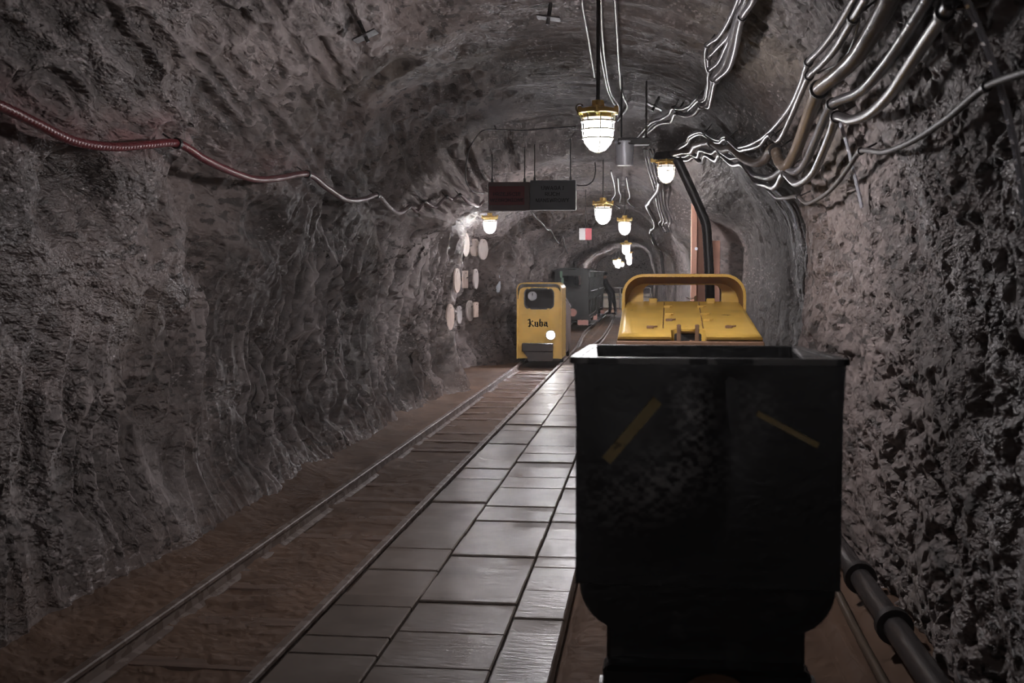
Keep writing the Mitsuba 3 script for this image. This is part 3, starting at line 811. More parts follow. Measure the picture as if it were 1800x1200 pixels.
def text_on(txt, h, cx, z, y, mat, parent, bold=True, width=None, name='lettering'):
    m = meshkit.text_mesh(txt, h, 0.003, bold)
    v = m.vertices.copy()
    v[:, 0] -= (v[:, 0].min() + v[:, 0].max()) / 2
    if width:
        v[:, 0] *= width / np.ptp(v[:, 0])
    m.vertices = np.stack([cx + v[:, 0], y - v[:, 2], z + v[:, 1]], 1)
    obj(name, m, mat, parent, smooth=False)


a, b = at_y(858, 320, YS_), at_y(931, 370, YS_)
t = thing('warning_sign', 'hanging sign box with a red panel and dark lettering, left of the grey one', 'sign')
obj('box', cbox(a[0], b[0] - .004, YS_, YS_ + .14, b[2], a[2], .006), SIGNFRAME, t)
r0, r1 = at_y(860, 327.5, YS_), at_y(922, 360, YS_)
obj('red_panel', cbox(r0[0], r1[0], YS_ - .004, YS_ + .01, r1[2], r0[2], .001), SIGNRED, t)
cx = (r0[0] + r1[0]) / 2
for z, s, w in ((at_y(890, 344, YS_)[2], 'PRZEJŚCIE', .30), (at_y(890, 354.5, YS_)[2], 'WZBRONIONE', .37)):
    text_on(s, .036, cx, z, YS_ - .004, INK, t, True, w)
for x in (a[0] + .04, b[0] - .06):
    obj('chain', rod([x, YS_ + .05, a[2]], [x, YS_ + .05, _ceiling_z(x, YS_ + .05) + .05], .006), DARKIRON, t)
    obj('lug', cbox(x - .012, x + .012, YS_ + .03, YS_ + .07, a[2], a[2] + .04, .003), DARKIRON, t)
a, b = at_y(931, 317, YS_), at_y(1012, 368.5, YS_)
t = thing('warning_sign', 'hanging grey sign box with three lines of dark lettering', 'sign')
obj('box', cbox(a[0] + .004, b[0], YS_, YS_ + .14, b[2], a[2], .006), SIGNGREY, t)
cx = at_y(971, 340, YS_)[0]
for z, s, w in ((at_y(971, 333.5, YS_)[2], 'UWAGA !', .245), (at_y(971, 344, YS_)[2], 'RUCH', .16), (at_y(971, 355, YS_)[2], 'MANEWROWY', .365)):
    text_on(s, .040, cx, z, YS_, INK, t, True, w)
for x in (a[0] + .05, b[0] - .06):
    obj('chain', rod([x, YS_ + .05, a[2]], [x, YS_ + .05, _ceiling_z(x, YS_ + .05) + .05], .006), DARKIRON, t)
    obj('lug', cbox(x - .012, x + .012, YS_ + .03, YS_ + .07, a[2], a[2] + .04, .003), DARKIRON, t)

t = thing('flag_plate', 'small hanging plate, half white half red, beyond the warning sign', 'plate')
a, b = at_y(1018, 401, 19), at_y(1040, 421.5, 19)
mx = (a[0] + b[0]) / 2
obj('white_half', cbox(a[0], mx, 19, 19.015, b[2], a[2], .002), WHITE, t, label='white left half')
obj('red_half', cbox(mx, b[0], 19, 19.015, b[2], a[2], .002), RED, t, label='red right half')
obj('wire', rod([mx, 19.007, a[2]], [mx, 19.007, _ceiling_z(mx, 19) + .05], .005), DARKIRON, t)

# round plaques on the left wall
PL = [(818, 430, 13, 42, 'oval', 0), (834.5, 435, 16, 33, 'round', 0), (849, 438, 17, 37, 'oval', 1), (803, 493, 11, 44, 'oval', 0), (817.5, 491, 9, 31, 'rect', 0), (836, 490, 9, 36, 'oval', 1),
      (791, 557, 13, 47, 'oval', 0), (807, 553, 9, 34, 'round', 1), (826, 546, 13, 37, 'oval', 1), (836.5, 544, 7, 27, 'rect', 0)]
PLAB = ['top row left oval pale plaque on the left rock, beside the glaring lamp', 'top row middle barrel-shaped cream plaque under the left lamp', 'top row right grey oval plaque nearest the left lamp',
        'middle row narrow oval plaque, leftmost', 'middle row small upright rectangular plaque', 'middle row dim narrow plaque at right', 'lowest row large oval plaque at the left end', 'lowest row small dim plaque second from left',
        'lowest row dark grey oval plaque third from left', 'lowest row small yellowish rectangular plaque at the right end']
W_INT = trimesh.ray.ray_pyembree.RayMeshIntersector(M_LEFT) if hasattr(trimesh.ray, 'ray_pyembree') else M_LEFT.ray


def left_hit(px, py):
    d = ray(px, py)
    loc, _, _ = W_INT.intersects_location([EYE], [d / np.linalg.norm(d)], multiple_hits=False)
    return loc[0] if len(loc) else on_wall(px, py, 0)


for (px, py, w, h, shp, grey), lab in zip(PL, PLAB):
    hit = left_hit(px, py)
    y = float(np.clip(hit[1] - 0.16, 14.6, 17.6))
    c = at_y(px, py, y)
    H = h / FOC * y
    Wd = H * (1.0 if shp == 'round' else .8 if shp == 'oval' else .62)
    ca = min(1, (w / FOC * y) / Wd)
    phi = math.asin(ca) - 0.155
    if shp == 'rect':
        poly = rrect(-Wd / 2, Wd / 2, -H / 2, H / 2, .015)
    else:
        poly = affinity.scale(Point(0, 0).buffer(1, quad_segs=12), Wd / 2, H / 2)
        if shp == 'round':
            poly = poly.intersection(sbox(-Wd, -H * .46, Wd, H * .46)).buffer(-.01).buffer(.01)
    m = prism_y(poly, -.011, .011)
    m.apply_transform(trimesh.transformations.rotation_matrix(math.pi / 2 - phi, [0, 0, 1]))
    m.apply_translation(c)
    t = thing('wall_plaque', lab, 'plaque')
    obj('disc', m, PLAQUEGREY if grey else PLAQUE, t)
    n = np.array([math.cos(phi), -math.sin(phi), 0])
    obj('peg', rod(c - n * .16, c + n * .016 + [0, 0, H * .36], .007, 6), DARKIRON, t)

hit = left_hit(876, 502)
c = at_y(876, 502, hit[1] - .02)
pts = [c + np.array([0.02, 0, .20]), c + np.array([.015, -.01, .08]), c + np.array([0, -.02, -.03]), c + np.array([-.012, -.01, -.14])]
GLINTPAINT = principled('painted_glint_mat', (0.75, 0.80, 0.86), 0.15, spec=0.8)  # bluish-white solid that paints a bright glint onto the rock
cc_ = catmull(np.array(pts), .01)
tag(obj('painted_glint', tube(cc_, np.interp(np.linspace(0, 1, len(cc_)), [0, .3, .65, .92, 1], [.004, .022, .045, .035, .006]), 12), GLINTPAINT, smooth=True), 'bluish-white painted glint on the rock left of the engine in service', 'painted glint')

# ------------------------------------------------------------------ pipes on the ground at right
t = thing('ground_pipe', 'thick grey pipe with dark flanges lying along the foot of the right wall', 'pipe')
xg, zg = 1.045, 0.11
obj('pipe', rod([xg, 2.0, zg], [xg, 12.0, zg], 0.052, 20), GREYCABLE, t)
for y in (3.6, 5.05, 5.85, 7.6, 9.4):
    obj('flange', tube([[xg, y - .03, zg], [xg, y + .03, zg]], 0.078, 20), DARKIRON, t)
tag(obj('ground_hose', tube(catmull([(.90, 2.0, .02), (.91, 4.2, .03), (.905, 5.2, .06), (.93, 6.0, .05), (.92, 9, .03)], .05), 0.02, 10), TANCABLE, smooth=True), 'thin pale hose lying left of the thick ground pipe', 'hose')

# ------------------------------------------------------------------ the black cart
t = thing('mine_cart', 'black steel mine cart with two yellow bars, filling the right foreground', 'cart')
xc, y0, y1 = 0.152, 3.0, 4.02


def tip(m):
    v = np.array(m.vertices)
    v[:, 2] -= np.clip(v[:, 1] - y0, -.1, 2) * .028
    m.vertices = v
    return m




def tub_section(half, zb, rb):
    return Polygon([(-half, 1.385), (-half + .012, 1.1), (-half + .018, zb + rb)] + [(-half + .018 + rb - rb * math.cos(a), zb + rb - rb * math.sin(a)) for a in np.linspace(0.15, math.pi / 2, 8)]
                   + [(half - .018 - rb + rb * math.cos(a), zb + rb - rb * math.sin(a)) for a in np.linspace(math.pi / 2, .15, 8)] + [(half - .018, zb + rb), (half - .012, 1.1), (half, 1.385)])


outer = man(prism_y(affinity.translate(tub_section(.342, .68, .12), xc, 0), y0, y1))
inner = man(prism_y(affinity.translate(tub_section(.322, .72, .11).union(sbox(-.322, 1.38, .322, 1.6)), xc, 0), y0 + .02, y1 - .02))
tub = tri((outer - inner))
body = obj('tub', tip(tub), BLACK, t)
# pressed front sheet with a shallow dent and crease
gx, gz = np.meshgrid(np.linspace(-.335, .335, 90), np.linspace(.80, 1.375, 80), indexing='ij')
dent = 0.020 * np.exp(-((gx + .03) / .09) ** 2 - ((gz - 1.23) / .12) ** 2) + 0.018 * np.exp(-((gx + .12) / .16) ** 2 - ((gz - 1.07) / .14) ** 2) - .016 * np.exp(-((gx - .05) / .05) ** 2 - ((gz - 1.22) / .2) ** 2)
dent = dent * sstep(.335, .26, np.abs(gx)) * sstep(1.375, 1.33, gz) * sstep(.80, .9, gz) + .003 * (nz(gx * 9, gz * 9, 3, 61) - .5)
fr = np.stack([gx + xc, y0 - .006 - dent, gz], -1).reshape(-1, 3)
obj('front_sheet', trimesh.Trimesh(fr, grid_faces(90, 80), process=False), GREYPATCH, t, smooth=True)
rimp = rrect(xc - .352, xc + .352, y0 - .012, y1 + .012, .02).difference(sbox(xc - .326, y0 + .014, xc + .326, y1 - .014))
m = trimesh.creation.extrude_polygon(rimp, .016, engine='earcut')
m.apply_translation([0, 0, 1.372])
obj('rim', tip(m), EDGE, t, smooth=False, label='worn bare steel rim')
for s, w in ((-1, .06), (1, .095)):
    pts = np.array([[xc + s * .34, y0 + .005, 1.386], [xc + s * .34, y1, 1.386], [xc + s * (.34 - w), y0 + .005, 1.380], [xc + s * (.34 - .012), y1, 1.382], [xc + s * .34, y0 + .005, 1.372], [xc + s * .34, y1, 1.372],
                    [xc + s * (.34 - w), y0 + .005, 1.374], [xc + s * (.34 - .012), y1, 1.374]])
    obj('side_flange', tip(trimesh.convex.convex_hull(pts)), EDGE, t, smooth=False)


def bar_on_front(p0, p1, w, name='bar'):
    a, b = at_y(*p0, y0 - .03), at_y(*p1, y0 - .03)
    d = (b - a) / np.linalg.norm(b - a)
    n = np.cross(d, [0, 1, 0])
    pts = [q + s * n * w / 2 + [0, o, 0] for q in (a, b) for s in (-1, 1) for o in (-.006, .024)]
    obj(name, trimesh.convex.convex_hull(np.array(pts)), STRIPE, t, smooth=False, label='worn yellow slanting bar')


bar_on_front((1156, 704), (1066, 809), .027)
bar_on_front((1332, 727), (1438, 783), .013)
fr_ = obj('frame', cat(cbox(xc - .255, xc + .255, y0 + .03, y1 - .03, .40, .70, .01), cbox(xc - .262, xc + .262, y0 - .05, y0 + .05, .36, .60, .012), cbox(xc - .262, xc + .262, y1 - .05, y1 + .05, .36, .60, .012)), BLACK, t)
m = lathe([(0, 0), (.10, 0), (.11, .012), (.105, .03), (.05, .05), (.05, .11), (0, .11)], [0, 0, 0], 28)
m.apply_transform(trimesh.transformations.rotation_matrix(-math.pi / 2, [1, 0, 0]))
m.apply_translation([xc + .02, y0 - .12, .50])
obj('buffer', m, RUST, t)
for y in (y0 + .3, y1 - .3):
    obj('axle', rod([xc - .38, y, .155], [xc + .46, y, .155], .025), DARKIRON, t)
    for x in (-.12, .56):
        m = lathe([(0, -.05), (.05, -.05), (.05, -.03), (.15, -.028), (.15, .028), (.175, .03), (.175, .045), (.06, .045), (0, .05)], [0, 0, 0], 28)
        m.apply_transform(trimesh.transformations.rotation_matrix(math.pi / 2 * (1 if x < .2 else -1), [0, 1, 0]))
        m.apply_translation([x, y, .152])
        obj('wheel', m, BLACK, t)
    obj('axle_box', cat(cbox(-.03, .01, y - .06, y + .06, .12, .42), cbox(.39, .43, y - .06, y + .06, .12, .42)), BLACK, t)

# ------------------------------------------------------------------ yellow engine on the siding


def outline(xc, half, z0, z1, r):
    return np.array(rrect(xc - half, xc + half, z0, z1, r, False).exterior.coords)[:-1]


def visor(xc, half, z0, zt, r, drop, ya, yb, thick=.012):
    """the roof's down-turned front: a lofted band from the outer lip at ya to a lower line at yb"""
    n = 40
    a = []
    for k in range(n + 1):
        u = k / n
        # arch path: left side up, round the corner, across, down
        L1, L2, L3 = .16, math.pi / 2 * r, 2 * (half - r)
        tot = 2 * L1 + 2 * L2 + L3
        q = u * tot
        zc = zt - r
        if q < L1:
            p = (-half, zc - L1 + q)
        elif q < L1 + L2:
            g = (q - L1) / r
            p = (-half + r - r * math.cos(g), zc + r * math.sin(g))
        elif q < L1 + L2 + L3:
            p = (-half + r + q - L1 - L2, zt)
        elif q < L1 + 2 * L2 + L3:
            g = (q - L1 - L2 - L3) / r
            p = (half - r + r * math.sin(g), zc + r * math.cos(g))
        else:
            p = (half, zc - (q - L1 - 2 * L2 - L3))
        a.append(p)
    a = np.array(a)
    w = np.clip(np.minimum(np.arange(n + 1), n - np.arange(n + 1)) / (n * .14), 0, 1)
    inner = a.copy()
    inner[:, 1] -= drop * w
    inner[:, 0] *= 1 - .03 * w
    o1 = np.stack([a[:, 0] + xc, np.full(n + 1, ya), a[:, 1]], 1)
    i1 = np.stack([inner[:, 0] + xc, np.full(n + 1, yb), inner[:, 1]], 1)
    o2 = o1 + [0, 0, thick]
    i2 = i1 + [0, .02, thick]
    v = np.vstack([o1, i1, o2, i2])
    f = []
    m = n + 1
    for k in range(n):
        f += [(k, k + 1, m + k + 1), (k, m + k + 1, m + k), (2 * m + k, 3 * m + k + 1, 2 * m + k + 1), (2 * m + k, 3 * m + k, 3 * m + k + 1), (k, 2 * m + k + 1, k + 1), (k, 2 * m + k, 2 * m + k + 1)]
    return trimesh.Trimesh(v, np.array(f), process=False)


def cab_shell(xc, half, z0, zt, r, ya, yb, th=.02):
    o = rrect(xc - half, xc + half, z0, zt, r, False)
    i = rrect(xc - half + th, xc + half - th, z0 - .1, zt - th, r - th, False)
    return prism_y(o.difference(i), ya, yb)


t = thing('yellow_engine', 'yellow mine engine with a sloping bolted hood, parked behind the black cart', 'engine')
X2, HW = 0.250, 0.437
CY = 8.72
obj('cab_shell', cab_shell(X2, HW, .30, 1.602, .15, CY - .30, CY + 1.05), YELLOW, t)
obj('visor', visor(X2, HW - .02, .3, 1.592, .14, .060, CY - .295, CY - .02), SHADEDORANGE, t, smooth=False, label='sloping visor under the roof lip, its shade painted as dark orange')
w0, w1 = at_y(1131, 500, CY), at_y(1268, 531, CY)
win = rrect(w0[0], w1[0], 1.30, w0[2] - .002, .055)
pan = rrect(X2 - HW + .015, X2 + HW - .015, .30, 1.575, .14, False)
obj('front_panel', prism_y(pan.difference(win), CY, CY + .02), YELLOW, t)
win2 = rrect(X2 - .33, X2 + .33, 1.10, 1.52, .06)
obj('rear_panel', prism_y(pan.difference(win2), CY + 1.0, CY + 1.02), SHADEDORANGE, t)
HY0 = 7.12
HSL = (1.398 - 1.240) / 1.60
hp_ = prism_y(rrect(X2 - HW, X2 + HW, .30, 1.240, .045, False), HY0, CY + .02)
hv = np.array(hp_.vertices)
hv[:, 2] += np.where(hv[:, 2] > .6, (hv[:, 1] - HY0) * HSL, 0)
hp_.vertices = hv
lipp = Polygon([(CY + .1, .30), (CY + .1, 1.6), (HY0 + .09, 1.6), (HY0 + .09, 1.249), (HY0 + .035, 1.243), (HY0 + .01, 1.232), (HY0, 1.222), (HY0 + .006, 1.209), (HY0 + .05, 1.207), (HY0 + .05, .30)])
hood = man(hp_) ^ man(prism_x(lipp, X2 - 1, X2 + 1))
nx0, nx1 = at_y(1180, 585, HY0 + .05)[0], at_y(1241, 585, HY0 + .05)[0]
slot = trimesh.creation.extrude_polygon(rrect(nx0, nx1, HY0 - .2, HY0 + .20, .05), .6, engine='earcut')
slot.apply_translation([0, 0, .85])
hood = hood - man(slot)
obj('hood', tri(hood), YELLOW, t)
obj('front_sill', cbox(X2 - HW - .005, X2 + HW + .005, HY0 - .02, HY0 + .05, .30, 1.197, .006), RUST, t)
obj('slot_liner', cat(cbox(nx0 - .01, nx1 + .01, HY0 + .19, HY0 + .21, .8, 1.235), cbox(nx0, nx1, HY0 + .02, HY0 + .2, .85, .95)), DARKIRON, t)
for px in (1193.5, 1225.5):
    q = at_y(px, 585, HY0 - .01)
    obj('post', cbox(q[0] - .012, q[0] + .012, HY0 - .01, HY0 + .03, 1.00, 1.298, .004), RUST, t)
q = at_y(1208, 577, HY0 + .13)
m = trimesh.creation.extrude_polygon(Point(0, 0).buffer(.05, quad_segs=8).intersection(sbox(-1, -1, 1, .01)), .012, engine='earcut')
m.apply_translation([q[0], HY0 + .20, 1.250])
obj('latch', m, YELLOW, t)
obj('pin', rod([q[0], HY0 + .06, 1.0], [q[0] + .03, HY0 + .07, 1.20], .018), RUST, t)
hz = lambda y: 1.240 + (y - HY0) * HSL
for px in (1168, 1229):
    xa, xb = at_y(px, 540, CY - .1)[0], at_y(px - 4 if px < 1200 else px + 5, 572, HY0 + .3)[0]
    pts = [[xa + (xb - xa) * (CY - y) / (CY - HY0), y, hz(y) - .0005] for y in np.linspace(CY - .03, HY0 + .25, 8)]
    obj('seam', tube(pts, .004, 6), SHADEDORANGE, t)
for px, py, mat in ((1172, 540.5, 0), (1231, 540.5, 0), (1174, 554, 0), (1237, 554, 0), (1176, 564, 1), (1242, 564, 0), (1143, 576.5, 1), (1281, 576, 1)):
    y = CY - .1
    for _ in range(30):
        q = at_y(px, py, y)
        y += (hz(y) - q[2]) * -6 * 0.5
        y = min(max(y, HY0 + .05), CY)
    q = at_y(px, py, y)
    obj('bolt', cat(cbox(q[0] - .022, q[0] + .022, y - .016, y + .016, hz(y) - .004, hz(y) + .016, .004), rod([q[0] + .02, y, hz(y) + .01], [q[0] + .04, y - .02, hz(y) + .012], .006, 6)), RUST if mat else YELLOW, t)
for px in (1148, 1249):
    q = at_y(px, 530, CY - .05)
    obj('hinge', cbox(q[0] - .03, q[0] + .03, CY - .08, CY - .02, 1.38, 1.425, .006), YELLOW, t)
for y in (7.7, 9.1):
    obj('axle', rod([-.2, y, .15], [.65, y, .15], .03), DARKIRON, t)
    for x in (-.12, .56):
        obj('wheel', rod([x - .03, y, .152], [x + .03, y, .152], .15, 24), DARKIRON, t)
obj('chassis', cbox(X2 - .33, X2 + .33, HY0 + .1, CY + 1.0, .2, .42), DARKIRON, t)
q = at_y(1216, 524, CY + .6)
an = np.linspace(0, 1, 12)
a, b = at_y(1206, 522, CY + .5), at_y(1224, 520, CY + .5)
tag(obj('paper_sheet', cat(tube([a + (b - a) * u + [0, 0, -.018 * math.sin(math.pi * u)] for u in an], .004, 6), cbox(b[0] - .016, b[0], CY + .5, CY + .504, b[2] - .22, b[2], .001),
                           cbox(a[0], b[0], CY + .51, CY + .514, b[2] - .24, b[2] - .04, .001)), WHITE), 'white curled sheet seen through the cab window of the right engine', 'sheet')

# ------------------------------------------------------------------ the yellow engine in service on the left track
t = thing('yellow_engine', 'yellow mine engine with a glaring headlight heading the train on the left track', 'engine')
X1, KY = at_y(948.5, 560, 20.8)[0], 20.8
HK = 0.402
obj('cab_shell', cab_shell(X1, HK, .10, 1.452, .12, KY - .10, KY + .95), YELLOW, t)
obj('visor', visor(X1, HK - .02, .1, 1.432, .11, .06, KY - .098, KY + .0), DARKIRON, t, smooth=False)
wa, wb = at_y(922.5, 507, KY), at_y(973, 542.5, KY)
win = rrect(wa[0], wb[0], wb[2], wa[2], .09)
pan = rrect(X1 - HK + .01, X1 + HK - .01, .10, 1.44, .11, False)
obj('front_panel', prism_y(pan.difference(win), KY, KY + .02), YELLOW, t)
fr = win.buffer(.012).difference(win.buffer(-.006))
obj('window_seal', prism_y(fr, KY - .012, KY + .004), BLACKCABLE, t)
obj('window_pane', prism_y(win, KY + .008, KY + .012), 'pane_mat', t, smooth=False)
for px in (930.5, 964):
    for py in (506, 543.5):
        q = at_y(px, py, KY)
        obj('clip', cbox(q[0] - .02, q[0] + .02, KY - .02, KY, q[2] - .018, q[2] + .018, .004), YELLOW, t)
obj('rear_panel', prism_y(pan, KY + .9, KY + .92), DARKIRON, t)
obj('seam', cbox(X1 - HK + .01, X1 + HK - .01, KY - .004, KY, at_y(940, 552, KY)[2] - .003, at_y(940, 552, KY)[2] + .003, .001), YELLOW, t)
q = at_y(936, 520, KY + .3)  # round grey disc on an arm behind the cab window
m = lathe([(0, -.02), (.075, -.02), (.085, 0), (.08, .012), (0, .004)], [0, 0, 0], 24)
m.apply_transform(trimesh.transformations.rotation_matrix(math.pi / 2, [1, 0, 0]))
m.apply_translation(q)
obj('mirror', m, GALV, t)
obj('disc_arm', rod(q, [q[0], KY + .3, 1.43], .01), DARKIRON, t)
# headlight
q = at_y(968.5, 588.5, KY)
m = lathe([(0, -.06), (.06, -.06), (.085, -.02), (.09, .03), (.078, .03), (.07, 0), (0, -.03)], [0, 0, 0], 28)
m.apply_transform(trimesh.transformations.rotation_matrix(math.pi / 2, [1, 0, 0]))
m.apply_translation([q[0], KY - .04, q[2]])
hl = obj('headlight', m, DARKIRON, t)
m = lathe([(0, 0), (.074, 0), (.06, .012), (0, .022)], [0, 0, 0], 24)
m.apply_transform(trimesh.transformations.rotation_matrix(math.pi / 2, [1, 0, 0]))
if m.volume < 0:
    m.invert()
m.apply_translation([q[0], KY - .068, q[2]])
obj('lens', m, GLOBE, hl, smooth=False, label='glaring white headlight lens', emitter={'type': 'area', 'radiance': rgb(1900, 1850, 2000)})
# bumper
b0, b1 = at_y(917.5, 603, KY - .12), at_y(972, 618, KY - .12)
obj('bumper', cbox(b0[0], b1[0], KY - .14, KY, b1[2], b0[2], .01), DARKIRON, t)
c0, c1 = at_y(925, 618, KY - .08), at_y(967, 635, KY - .08)
obj('coupling_plate', prism_y(Polygon([(b0[0] + .02, c0[2]), (b1[0] - .01, c0[2]), (c1[0] + .05, c0[2] - .07), (c1[0] + .04, .06), (c0[0] + .03, .06), (c0[0] + .02, c0[2] - .09)]), KY - .10, KY - .01), DARKIRON, t)
kb = [(KY + .92, .12), (KY + .92, 1.18), (KY + 1.2, 1.14), (KY + 2.6, .95), (KY + 2.68, .85), (KY + 2.68, .12)]
obj('hood', prism_x(Polygon(kb), X1 - HK + .02, X1 + HK - .02), SHADOWGREY, t, label='low hood behind the cab, its shadow painted grey-brown')
obj('hood_trim', cat(*[rod([X1 + s * (HK - .02), KY + 1.0, 1.185], [X1 + s * (HK - .02), KY + 2.6, .965], .014, 6) for s in (-1, 1)]), GALV, t)
obj('chassis', cbox(X1 - .30, X1 + .30, KY + .15, KY + 2.6, .16, .32), DARKIRON, t)
for y in (KY + .5, KY + 2.1):
    obj('axle', rod([XL - .03, y, .13], [XR_ + .03, y, .13], .03), DARKIRON, t)
    for x in (XL, XR_):
        obj('wheel', rod([x - .03, y, .132], [x + .03, y, .132], .13, 24), DARKIRON, t)


def black_letter(s, h):
    """broken-script letters from slanted strokes and diamonds, as a shapely shape reading along x"""
    from shapely.ops import unary_union
    W = .19

    def stem(x, z0, z1):
        return Polygon([(x, z0 + .10), (x + W / 2, z0), (x + W, z0 + .10), (x + W, z1 - .10), (x + W / 2, z1), (x, z1 - .10)])

    def dia(x, z, r=.14):
        return Polygon([(x - r, z), (x, z - r), (x + r, z), (x, z + r)])

    def bar(x0, z0, x1, z1, w=.10):
        return Polygon([(x0, z0 - w / 2), (x1, z1 - w / 2), (x1, z1 + w / 2), (x0, z0 + w / 2)])
    out, x = [], 0
    for ch in s:
        if ch == 'K':
            out += [stem(x + .08, 0, 1.02), bar(x - .14, .84, x + .14, .98, .13), bar(x - .10, .46, x + .1, .52, .08),  bar(x + .2, .50, x + .48, .72, .13), dia(x + .50, .72, .12), bar(x + .22, .5, x + .56, .12, .20), dia(x + .62, .10, .13), dia(x + .1, .06, .15), bar(x - .1, .04, x + .1, .1, .1)]
            x += .80
        elif ch == 'u':
            out += [stem(x, 0, .68), stem(x + .30, 0, .68), bar(x + .05, .12, x + .36, .02, .12), dia(x + .44, .05, .11), dia(x + .06, .60, .12), dia(x + .37, .60, .12)]
            x += .62
        elif ch == 'b':
            out += [stem(x, 0, 1.02), stem(x + .31, .02, .66), bar(x + .1, .56, x + .40, .66, .12), bar(x + .06, .12, x + .40, .04, .12), bar(x + .05, 1.0, x + .24, .92, .1)]
            x += .62
        elif ch == 'a':
            out += [stem(x, 0, .50), stem(x + .30, 0, .66), bar(x + .04, .62, x + .42, .58, .13), bar(x + .06, .36, x + .36, .46, .09), bar(x + .06, .08, x + .3, .12, .1), dia(x + .46, .06, .11)]
            x += .62
    return affinity.scale(unary_union(out), h, h, origin=(0, 0))


bl = black_letter('Kuba', .135)
k0, k1 = at_y(927.5, 574, KY), at_y(963.5, 561, KY)
bx = bl.bounds
bl = affinity.scale(bl, (k1[0] - k0[0]) / (bx[2] - bx[0]), 1, origin=(0, 0))
bl = affinity.translate(bl, k0[0] - bl.bounds[0], k0[2])
obj('lettering', cat(*[prism_y(g, KY - .003, KY) for g in getattr(bl, 'geoms', [bl])]), INK, t, smooth=False, label='dark broken-script lettering reading Kuba')

# ------------------------------------------------------------------ green passenger carriages


def carriage(ya, yb, label, first):
    t = thing('rail_carriage', label, 'rail carriage')
    x0, x1, zf, zr = -2.80, -1.76, .34, 1.76
    obj('floor_frame', cbox(x0, x1, ya, yb, zf - .10, zf + .02), DARKIRON, t)
    rp = Polygon([(x0 - .03, zr - .05), (x0 + .15, zr + .02), ((x0 + x1) / 2, zr + .04), (x1 - .15, zr + .02), (x1 + .03, zr - .05), (x1 + .03, zr - .075), ((x0 + x1) / 2, zr + .01), (x0 - .03, zr - .075)])
    obj('roof', prism_y(rp, ya - .1, yb + .05), GREEN, t)
    obj('roof_edge', cbox(x1 + .0, x1 + .04, ya - .1, yb + .05, zr - .075, zr - .045, .004), GALV, t)
    n = 5
    for i in range(n):
        y = ya + .03 + (yb - ya - .06) * i / (n - 1)
        for x in (x0 + .03, x1 - .03):
            obj('pillar', cbox(x - .025, x + .025, y - .03, y + .03, zf, zr - .04), GREENL if (i == 0 and x > -2 and False) else GREEN, t)
        if i < n - 1:
            yn = ya + .03 + (yb - ya - .06) * (i + 1) / (n - 1)
            for x in (x0 + .03, x1 - .03):
                obj('side_panel', cbox(x - .012, x + .012, y + .06, yn - .06, zf + .03, zf + .50), GREEN, t)
                obj('window_frame', cat(cbox(x - .012, x + .012, y + .06, yn - .06, zr - .25, zr - .06), cbox(x - .01, x + .01, y + (yn - y) * .5 - .03, y + (yn - y) * .5 + .03, zf + .5, zr - .2)), GREEN, t)
            obj('bench', cat(cbox(x0 + .1, x1 - .1, y + .2, y + .55, zf + .32, zf + .37), cbox(x0 + .1, x1 - .1, y + .15, y + .20, zf + .32, zf + .85)), DARKIRON, t)
    ep = sbox(x0 + .05, zf, x1 - .05, zr - .02).difference(sbox(x0 + .2, zf + .75, x1 - .25, zr - .2))
    obj('end_panel', prism_y(ep, ya, ya + .03), GREEN, t)
    obj('hand_rail', tube([[x1 + .04, ya + .7, 1.10], [x1 + .05, ya + 1.6, 1.10], [x1 + .05, yb - 2.2, 1.10], [x1 + .04, yb - .6, 1.10]], .016, 6), GALV, t)
    obj('step_board', cbox(x1 - .1, x1 + .12, ya + .3, yb - .3, .06, .10), DARKIRON, t)
    for y in (ya - .012, ya + 2.6):
        obj('reflector', cbox(x1 - .34, x1 - .02, y, y + .012, .08, .24, .003) if y < ya else cbox(x1 + .0, x1 + .13, y, y + .15, .14, .27, .01), PINK, t, label='pinkish reflector plate')
    for y in (ya + 1, yb - 1):
        for x in (XL - .22, XR_ - .22):
            obj('wheel', rod([x - .03, y, .152], [x + .03, y, .152], .15, 20), DARKIRON, t)
        obj('axle', rod([XL - .22, y, .15], [XR_ - .22, y, .15], .03), DARKIRON, t)
        obj('axle_frame', cbox(XL - .16, XR_ - .28, y - .1, y + .1, .15, .36), DARKIRON, t)
    if first:
        q = at_y(1007, 549, ya - .03)
        m = lathe([(0, -.02), (.11, -.02), (.12, 0), (.10, .012), (0, .02)], [0, 0, 0], 24)
        m.apply_transform(trimesh.transformations.rotation_matrix(math.pi / 2, [1, 0, 0]))
        m.apply_translation(q)
        obj('end_disc', m, PINK, t, label='pale round disc on the carriage end')
        q = at_y(988, 490, ya - .02)
        obj('corner_post', cat(cbox(q[0] - .02, q[0] + .05, ya - .06, ya - .01, .45, 1.50), cbox(q[0] - .06, q[0] + .01, ya - .06, ya - .01, 1.50, 1.70)), GREENL, t, label='bright green corner post')
    return t


carriage(35.0, 40.4, 'dark green open passenger carriage coupled behind the left yellow engine', True)
carriage(40.9, 46.3, 'dark green carriage further back, seen past the first carriage', False)

# ------------------------------------------------------------------ the figure by the train


def chain(joints, edge=.02):
    out = m3.Manifold()
    for (a, ra), (b, rb) in joints:
        sa = m3.Manifold.sphere(ra, 16).translate(list(map(float, a)))
        sb = m3.Manifold.sphere(rb, 16).translate(list(map(float, b)))
        out = out + m3.Manifold.batch_hull([sa, sb])
    return out


